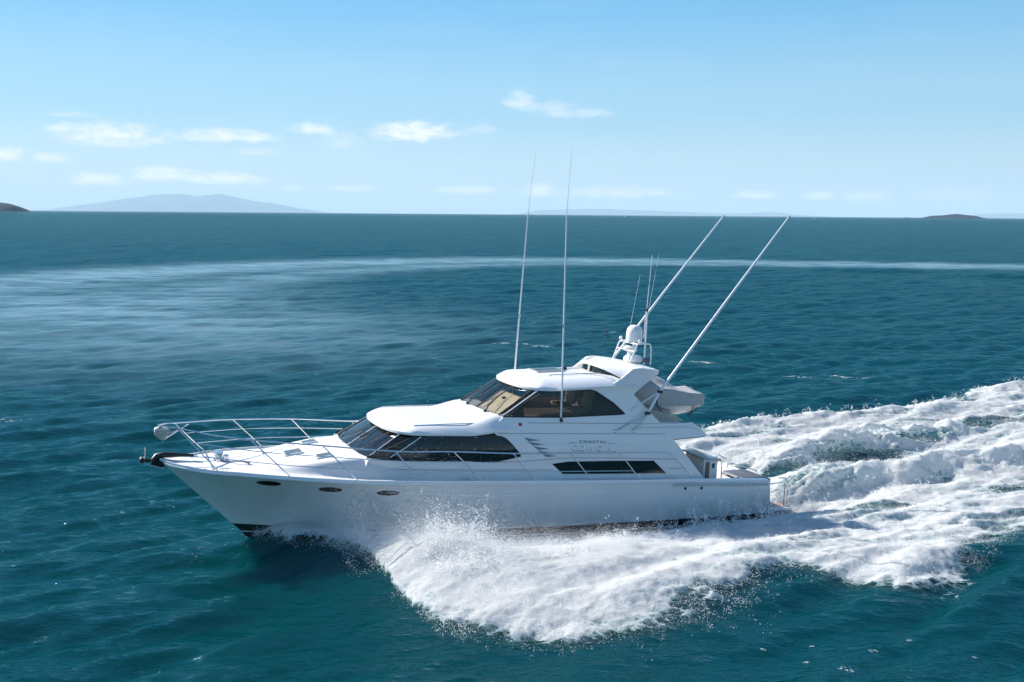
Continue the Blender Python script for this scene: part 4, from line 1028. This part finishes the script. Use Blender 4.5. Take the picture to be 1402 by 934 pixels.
# ---- cabin aft bulkhead, cockpit, transom
mb = MB(); mb.prism([(15.7, -1.7), (15.78, -1.7), (15.78, .56), (15.7, .56)], -1.98, 1.98); mb.build('cabin_bulkhead', M['grey'], yacht)
mb = MB(); mb.box((15.7, -2.5, -1.74), (19.55, 2.5, -1.70)); mb.build('cockpit_sole', M['teak'], yacht)
for sgn in (1, -1):
    mb = MB(); rows = []
    for a in np.linspace(16.4, 19.58, 24):
        w = float(half_w(a)); u = float(sheer_u(a)); rows.append([(a, sgn * (w - .005), u - .01), (a, sgn * (w - .02), u + .02), (a, sgn * (w - .26), u + .02), (a, sgn * (w - .28), u - .02), (a, sgn * (w - .28), -1.7)])
    mb.grid(rows); mb.build('cockpit_coaming', M['gel'], yacht)
mb = MB(); mb.box((19.2, -2.3, -1.7), (19.57, 2.3, -.86)); mb.build('transom_wall', M['gel'], yacht, bevel=.02)
mb = MB(); mb.prism([(18.75, -.97), (18.85, -.83), (19.75, -.815), (19.8, -.87), (19.5, -.95)], .95, 2.42); mb.build('transom_pad', M['navy'], yacht, bevel=.03)
# moulded bait station
mb = MB(); mb.box((17.52, .45, -1.7), (18.12, 1.62, -.22), taper=.015); bx = mb.build('bait_station', M['gel'], yacht, bevel=.03)
mb = MB(); mb.add([(17.46, .40, -.16), (18.2, .40, -.22), (18.2, 1.68, -.26), (17.46, 1.68, -.20), (17.46, .40, -.21), (18.2, .40, -.27), (18.2, 1.68, -.31), (17.46, 1.68, -.25)], [(0, 1, 2, 3), (7, 6, 5, 4), (0, 4, 5, 1), (1, 5, 6, 2), (2, 6, 7, 3), (3, 7, 4, 0)]); mb.build('lid', M['beige'], bx, bevel=.01)
mb = MB(); mb.box((17.60, 1.615, -1.6), (17.76, 1.632, -.34)); mb.build('door_recess', M['brown'], bx)
mb = MB(); mb.box((17.88, 1.61, -.56), (17.96, 1.65, -.40)); mb.build('latch', M['rubber'], bx, bevel=.01)
def bent(name, pts, r=.019, mm='steel', parent=None, n=6):
    mb = MB(); mb.tube(curve(pts, n), r, 8); return mb.build(name, M[mm], parent or yacht)
bent('cockpit_rail', [(17.95, .95, -.36), (18.28, 1.2, -.36), (18.42, 1.3, -.40), (18.47, 1.33, -.52), (18.49, 1.35, -1.0)])
bent('cockpit_rail', [(19.3, .6, -.95), (19.3, .6, -.72), (19.34, .68, -.66), (19.5, 1.25, -.66), (19.62, 1.7, -.68), (19.64, 1.8, -.72), (19.64, 1.82, -.9)])
bent('cockpit_rail', [(19.3, -2.0, -.95), (19.3, -2.0, -.66), (19.34, -1.9, -.60), (19.5, -.6, -.60), (19.55, -.5, -.66), (19.55, -.48, -.9)])
# swim platform
mb = MB(); mb.box((19.7, -2.3, -2.02), (20.95, 2.3, -1.92)); plat = mb.build('swim_platform', M['gel'], yacht, bevel=.03)
mb = MB(); mb.box((19.78, -2.2, -1.918), (20.88, 2.2, -1.905)); mb.build('planking', M['teak'], plat)
for sgn in (1, -1):
    bent('platform_rail', [(19.62, sgn * 2.1, -1.10), (20.3, sgn * 2.1, -1.08), (20.58, sgn * 2.1, -1.07), (20.66, sgn * 2.1, -1.12), (20.68, sgn * 2.1, -1.3), (20.68, sgn * 2.1, -1.92)], .024)
    bent('platform_rail', [(20.80, sgn * 2.1, -1.92), (20.80, sgn * 2.1, -1.2), (20.78, sgn * 2.0, -.98), (20.74, sgn * 1.85, -.97), (20.80, sgn * 1.6, -1.04), (20.85, sgn * 1.55, -1.06)], .024)

# ---- bow rails
TOPR = [(-.05, 0, .97), (.2, .28, .955), (.44, .40, .94), (1.3, 1.05, .86), (2.27, 1.55, .80), (4.18, 2.06, .69), (6.24, 2.36, .53), (7.93, 2.52, .50), (9.87, 2.56, .40), (11.81, 2.57, .355), (13.58, 2.56, .305), (15.1, 2.54, .285), (15.55, 2.54, .18), (15.9, 2.54, -.08), (16.37, 2.55, -.56)]
STAN = [((.44, .40, .94), 1.48), ((2.27, 1.55, .80), 3.33), ((4.18, 2.06, .69), 5.16), ((6.24, 2.36, .53), 6.98), ((7.98, 2.52, .50), 8.92), ((9.87, 2.56, .415), 10.68), ((11.81, 2.57, .38), 12.62), ((13.58, 2.56, .33), 14.40)]
for sgn in (1, -1):
    rail = bent('bow_rail', [(a, sgn * p, u) for a, p, u in TOPR], .021, 'steel', None, 8)
    for (a, p, u), ab in STAN:
        pb = float(half_w(ab)) - .09; ub = float(sheer_u(ab)) + .02
        mb = MB(); mb.tube([(a, sgn * p, u), (ab, sgn * pb, ub)], .017, 8); mb.lathe((ab, sgn * pb, ub), [(.055, 0), (.055, .012), (.03, .02)], 10)
        mb.build('stanchion', M['steel'], rail)
    def at_frac(f):
        out_ = []
        for (a, p, u), ab in STAN:
            pb = float(half_w(ab)) - .09; ub = float(sheer_u(ab)) + .02; out_.append((a + (ab - a) * f, sgn * (p + (pb - p) * f), u + (ub - u) * f))
        return out_
    bent('mid_rail', at_frac(.33)[:5] + [(8.6, sgn * 2.5, .18)], .012, 'steel', rail)
    bent('mid_rail', at_frac(.66), .012, 'steel', rail)
# canvas bag hung in the pulpit
mb = MB(); rows = []
for th in np.linspace(-.5, 2.2, 12):
    rows.append([(.02 + .30 * math.sin(th) * .9 - .08, y, .84 - .30 * (1 - math.cos(th)) * .62) for y in np.linspace(-.2, .2, 7)])
mb = MB(); mb.prism([(-.12, .90), (.0, .92), (.24, .89), (.32, .80), (.20, .62), (.10, .50), (.02, .55), (-.11, .66), (-.14, .78)], -.10, .10)
pad = mb.build('pulpit_bag', M['pad'], yacht, bevel=.05)
mb = MB(); mb.prism([(-.14, .82), (-.13, .88), (.22, .88), (.22, .84)], -.11, .11); mb.build('flap', M['alu'], pad, bevel=.02)
for pts in ([(.26, .1, .74), (.62, .30, .93)], [(.14, -.1, .52), (.85, -.5, .88)]):
    mb = MB(); mb.tube(pts, .014, 6); mb.build('strap', M['alu'], pad)

# ---- anchor, windlass, cleats
mb = MB(); mb.tube([(.95, 0, .06), (.55, 0, .09), (.15, 0, .11), (-.05, 0, .06), (-.17, 0, -.07)], [.045, .06, .085, .10, .07], 10); an = mb.build('anchor', M['anchor'], yacht)
mb = MB()                                   # plough flukes
mb.add([(-.22, 0, -.16), (-.10, .02, .04), (.28, .22, -.05), (.20, .05, -.22), (-.10, -.02, .04), (.28, -.22, -.05), (.20, -.05, -.22), (.05, 0, -.26)],
       [(0, 1, 2, 3), (0, 7, 6, 5, 4), (0, 3, 7), (1, 4, 5, 2), (2, 5, 6, 3), (3, 6, 7)])
mb.build('fluke', M['anchor'], an)
mb = MB(); mb.tube([(-.46, .0, -.02), (-.20, 0, -.05)], .06, 10); mb.tube([(-.44, -.12, -.02), (-.44, .12, -.02)], .075, 10); mb.build('bow_roller', M['anchor'], yacht)
mb = MB(); mb.tube([(-.385, .05, -.08), (-.38, .05, .34)], .022, 8); mb.build('roller_pin', M['steel'], yacht)
mb = MB(); mb.tube([(-.3, .0, -.16), (.1, .06, -.27), (.35, .08, -.24)], .022, 8); mb.build('anchor_stock', M['steel'], an)
mb = MB(); mb.tube([(.9, .02, .035), (1.2, .02, .0), (1.5, .02, -.02)], .02, 6); mb.tube([(.85, -.06, .04), (1.05, -.06, .045), (1.05, .1, .045), (.85, .1, .04)], .018, 6); mb.build('anchor_chain', M['steel'], yacht)
z0 = deck_u(1.62, 0)
mb = MB(); mb.lathe((1.66, .0, z0), [(.17, 0), (.17, .05), (.11, .07), (.10, .16), (.13, .20), (.12, .24), (0, .25)], 20); mb.box((1.56, -.30, z0), (1.78, -.08, z0 + .16)); mb.lathe((1.85, .1, z0), [(.09, 0), (.09, .14), (.05, .17), (0, .17)], 14); mb.build('windlass', M['steel'], yacht)
mb = MB(); mb.tube([(1.95, .42, deck_u(1.95, .42) + .05), (2.25, .55, deck_u(2.25, .55) + .08), (2.45, .62, deck_u(2.45, .62) + .04)], [.02, .022, .045], 8); mb.build('windlass_handle', M['grey'], yacht)
for sgn in (1, -1):
    for a in (1.65, 8.4, 15.6):
        p = sgn * (float(half_w(a)) - .2); z0 = deck_u(a, p) + .0
        mb = MB(); mb.tube([(a - .15, p, z0 + .07), (a + .15, p, z0 + .07)], [.014, .014], 8); mb.tube([(a - .05, p, z0), (a - .05, p, z0 + .07)], .014, 6); mb.tube([(a + .05, p, z0), (a + .05, p, z0 + .07)], .014, 6); mb.build('cleat', M['steel'], yacht)

# ---- whip antennas, outriggers
for sgn in (1, -1):
    mb = MB(); mb.tube([(11.8, sgn * 1.82, 1.24), (11.79, sgn * 1.79, 2.2), (11.77, sgn * 1.66, 4.2), (11.755, sgn * 1.53, 6.0), (11.745, sgn * 1.41, 7.69)], [.034, .032, .028, .024, .020], 8); ant = mb.build('whip_antenna', M['alu'], yacht)
    mb = MB(); mb.tube([(11.745, sgn * 1.41, 7.69), (11.78, sgn * 1.36, 8.8), (11.84, sgn * 1.30, 9.73)], [.008, .005, .003], 6); mb.build('tip', M['grey'], ant)
    mb = MB(); mb.lathe((11.8, sgn * 1.84, 1.2), [(.05, 0), (.05, .10), (.04, .12)], 10); mb.box((11.75, sgn * 1.80, 1.20), (11.85, sgn * 1.90, 1.26)); mb.build('mount', M['rubber'], ant)
    for u, p in ((4.2, 1.66), (6.0, 1.53)):
        mb = MB(); mb.lathe((11.77 - .005 * (u - 4), sgn * p, u), [(.036, -.05), (.036, .05)], 8); mb.build('ferrule', M['steel'], ant)
    mb = MB(); mb.tube([(14.86, sgn * 1.97, 1.36), (15.3, sgn * 1.96, 2.15), (17.6, sgn * 1.92, 5.1), (20.0, sgn * 1.87, 8.12)], [.038, .046, .042, .026], 10); orig = mb.build('outrigger', M['alu'], yacht)
    mb = MB(); mb.tube([(20.0, sgn * 1.87, 8.12), (20.04, sgn * 1.87, 8.17)], .034, 8); mb.build('end_cap', M['grey'], orig)
    for q, e in (((14.90, 1.97, 1.42), (13.71, ps(13.71, .88), .88)), ((14.86, 1.97, 1.36), (14.39, ps(14.39, .88), .88)), ((15.3, 1.96, 2.15), (14.38, ps(14.38, 1.54), 1.54))):
        mb = MB(); mb.tube([(q[0], sgn * q[1], q[2]), (e[0], sgn * e[1], e[2])], .020, 8); mb.lathe((e[0], sgn * (e[1] - .01), e[2]), [(.06, 0), (.06, .03), (.03, .06), (0, .06)], 10, axis=(0, sgn, 0)); mb.build('strut', M['steel'] if q[0] < 15 else M['alu'], orig)
    mb = MB(); mb.box((14.80, sgn * 1.93, 1.40), (14.98, sgn * 2.02, 1.50)); mb.build('clamp', M['rubber'], orig, bevel=.01)
    mb = MB(); mb.box((15.24, sgn * 1.90, 2.10), (15.38, sgn * 2.02, 2.20)); mb.build('clamp', M['rubber'], orig, bevel=.01)

# ---- radar mast
mast = MB()
for p in (-.58, .58):
    mast.tube(curve([(14.95, p, 2.93), (15.08, p, 3.3), (15.16, p, 3.50), (15.28, p * .95, 3.56), (15.6, p * .9, 3.56), (15.72, p * .95, 3.50), (15.74, p, 3.2), (15.74, p, 2.85)], 4), .028, 8)
mast.tube([(15.2, -.58, 3.54), (15.2, .58, 3.54)], .026, 8); mast.tube([(15.62, -.58, 3.56), (15.62, .58, 3.56)], .026, 8); mast.tube([(15.08, -.58, 3.3), (15.08, .58, 3.3)], .02, 8)
mo = mast.build('radar_mast', M['alu'], yacht)
mb = MB(); mb.lathe((15.38, 0, 3.57), [(.20, 0), (.275, .03), (.28, .10), (.28, .30), (.265, .40), (.22, .50), (.13, .565), (0, .585)], 28); mb.build('satellite_dome', M['gel'], mo)
mb = MB(); mb.lathe((15.25, 0, 3.32), [(0, -.09), (.20, -.08), (.25, -.02), (.24, .05), (.17, .09), (0, .10)], 24, axis=(.15, .1, 1)); mb.build('upper_radome', M['gel'], mo)
mb = MB(); mb.lathe((15.36, .05, 2.98), [(0, -.12), (.26, -.11), (.33, -.03), (.32, .05), (.25, .12), (0, .14)], 28); mb.tube([(15.32, 0, 3.05), (15.28, 0, 3.25)], .13, 14); mb.build('lower_radome', M['gel'], mo)
mb = MB(); mb.lathe((15.62, .5, 3.0), [(0, -.1), (.09, -.1), (.09, .08), (0, .1)], 14, axis=(1, .2, 0)); mb.build('searchlight', M['greyglass'], mo)
mb = MB(); mb.tube([(15.86, 0, 2.8), (15.84, 0, 4.6), (15.80, 0, 4.62)], [.03, .026, .03], 8); mb.tube([(15.78, 0, 3.7), (15.78, 0, 4.62)], .022, 8); mb.tube([(15.62, 0, 3.5), (15.9, 0, 3.5)], .02, 6); mb.build('mast_pole', M['alu'], mo)
mb = MB(); mb.lathe((15.82, 0, 4.62), [(.035, 0), (.04, .05), (.035, .10), (0, .11)], 10); mb.build('masthead_light', M['rubber'], mo)
mb = MB(); mb.lathe((15.12, -.45, 3.60), [(.05, 0), (.055, .06), (.04, .11), (0, .12)], 12); mb.lathe((15.36, .42, 3.58), [(.05, 0), (.055, .06), (.04, .11), (0, .12)], 12); mb.build('gps_mushroom', M['alu'], mo)
for a, p, u0_, a1, u1_, r in ((15.80, 0, 4.6, 15.86, 6.55, .012), (15.3, -.3, 3.5, 15.62, 5.85, .006), (15.78, .15, 4.62, 16.02, 6.6, .005)):
    mb = MB(); mb.tube([(a, p, u0_), (a1, p, u1_)], [r, r * .7], 6); mb.build('mast_antenna', M['alu'], mo)
mb = MB(); mb.tube([(15.0, -.58, 3.50), (14.75, -.62, 3.56), (14.62, -.62, 3.66)], .012, 6); mb.tube([(14.50, -.62, 3.70), (14.78, -.62, 3.70)], .012, 6); mb.tube([(14.66, -.62, 3.66), (14.66, -.62, 3.86)], .01, 6); mb.lathe((14.66, -.62, 3.84), [(.03, 0), (.05, .03), (.0, .06)], 8); mb.build('wind_sensor', M['rubber'], mo)
mb = MB(); mb.tube([(15.84, 0, 3.5), (16.25, .0, 2.7), (16.4, 0, 2.4)], .005, 5); mb.tube([(15.55, 0.9, 2.8), (16.0, .6, 2.4)], .008, 5); mb.build('stay_wire', M['grey'], mo)

# ================================================================== covered tender on the boat deck (its own thing)
tender = empty('tender', S3)
tender.matrix_world = Matrix.Translation(Vector(S3) + BOAT_M @ Vector((16.2, 0, 1.1))) @ BOAT_M.to_4x4()
tag(tender, 'small tender under a grey canvas cover strapped on the aft boat deck of the yacht', 'tender')
TX, TZ = 16.2, 1.1
def tq(a, p, u): return (a - TX, p, u - TZ)
prof = [(14.75, .55, 1.62, 2.02, 2.05), (15.2, .70, 1.56, 2.04, 2.18), (15.8, .78, 1.50, 2.04, 2.36), (16.25, .80, 1.48, 2.02, 2.42), (16.7, .80, 1.47, 1.99, 2.26), (17.0, .80, 1.47, 1.96, 2.08), (17.25, .79, 1.46, 1.92, 2.00), (17.6, .79, 1.45, 1.90, 2.03), (17.9, .77, 1.46, 1.87, 1.99), (17.99, .70, 1.49, 1.80, 1.88)]
mb = MB(); rows = []
for a, w, ub, us, ur in prof:
    row = []
    for s in np.linspace(-1, 1, 33):
        e = abs(s)
        if e > .78: f = (e - .78) / .22; p, u = w * (1 - .02 * f) , us - (us - ub) * f
        else: f = e / .78; p = w * (1.0 * f ** .9); u = ur - (ur - us) * f ** 1.25 - .05 * math.sin(f * math.pi) 
        u += .018 * math.sin(a * 9 + s * 4) * (1 - e) + .012 * math.sin(a * 17 + s * 11)
        row.append(tq(a, p * (1 if s >= 0 else -1), u))
    rows.append(row)
c0 = [tq(prof[-1][0] + .02, q[1] + 0, (q[2] + TZ) * .5 + .82) for q in rows[-1]]
mb.grid(rows + [[(r[0], r[1] * .6, r[2]) for r in c0]])
cover = mb.build('cover', M['cover'], tender, angle=60)
mb = MB(); rows = []
for a, w, ub, us, ur in prof[:-1] + [(17.92, .60, 1.50, 1.7, 1.8)]:
    k_ = float(ip(a, [14.8, 16.5, 17.4, 17.95], [.5, .5, .46, .22]))
    rows.append([tq(a, w * .97 * s, ub + .05 - k_ * (1 - abs(s) ** 2.6)) for s in np.linspace(-1, 1, 21)])
mb.grid(rows); th_ = mb.build('hull', M['gel'], tender, angle=60)
mb = MB(); mb.tube([tq(17.5, .80, 1.46), tq(17.52, .62, 1.24), tq(17.45, .45, 1.08)], .016, 6); mb.tube([tq(17.85, .66, 1.5), tq(17.78, .5, 1.28), tq(17.5, .5, 1.05)], .02, 6); mb.tube([tq(15.95, .80, 1.75), tq(16.0, .83, 1.45), tq(16.25, .72, 1.28)], .02, 6); mb.tube([tq(15.5, .80, 1.49), tq(16.0, .83, 1.45), tq(16.6, .7, 1.27)], .012, 6); mb.build('strap', M['rubber'], tender)
mb = MB()                                   # small oval badge on the tender's side
for kx in range(24):
    th0, th1 = 2 * math.pi * kx / 24, 2 * math.pi * (kx + 1) / 24
    A_b = lambda th: tq(17.62 + .13 * math.cos(th), .735, 1.385 + .035 * math.sin(th))
    mb.tube([A_b(th0), A_b(th1)], .007, 4)
mb.tube([tq(17.42, .745, 1.385), tq(17.82, .72, 1.385)], .006, 4); mb.build('badge', M['rubber'], th_)

# ================================================================== two specks of boats on the horizon
def far_boat(x, y, s, label):
    e = empty('distant_boat', (x, y, 0)); tag(e, label, 'boat')
    mb = MB(); mb.grid([[(-6 * s + 12 * s * t, w * 2 * s * (1 - t ** 3), z) for w, z in ((-1, 1.6 * s), (-.6, -.3), (.6, -.3), (1, 1.6 * s))] for t in np.linspace(0, 1, 8)]); mb.build('hull', M['gel'], e)
    mb = MB(); mb.box((-4 * s, -1.5 * s, 1.5 * s), (1.5 * s, 1.5 * s, 4.2 * s), taper=.3); mb.build('cabin', M['gel'], e)
far_boat(math.tan(.2859) * 5200, 5200, 1.6, 'tiny white boat on the horizon near the tip of the outrigger')
far_boat(math.tan(.1085) * 6200, 6200, 1.3, 'tiny pale boat on the horizon between the whip antennas and the outriggers')

# ------------------------------------------------------------------ haze: the air between the camera and the far islands
hz = bpy.data.meshes.new('haze'); bm = bmesh.new(); bmesh.ops.create_cube(bm, size=2.0)
for v in bm.verts: v.co = (v.co.x * 145000, v.co.y * 145000, -4.0 if v.co.z < 0 else 2150.0)
bm.to_mesh(hz); bm.free()
hm = bpy.data.materials.new('haze'); hm.use_nodes = True; nt = hm.node_tree
for n in list(nt.nodes): nt.nodes.remove(n)
o_ = nt.nodes.new('ShaderNodeOutputMaterial'); pv = nt.nodes.new('ShaderNodeVolumePrincipled')
pv.inputs['Color'].default_value = (0.64, 0.84, 1.0, 1); pv.inputs['Density'].default_value = 1.25e-5; pv.inputs['Anisotropy'].default_value = 0.0
nt.links.new(pv.outputs[0], o_.inputs['Volume'])
haze = link('haze', hz, hm); tag(haze, 'thin pale sea haze in the air', 'haze', kind='stuff')
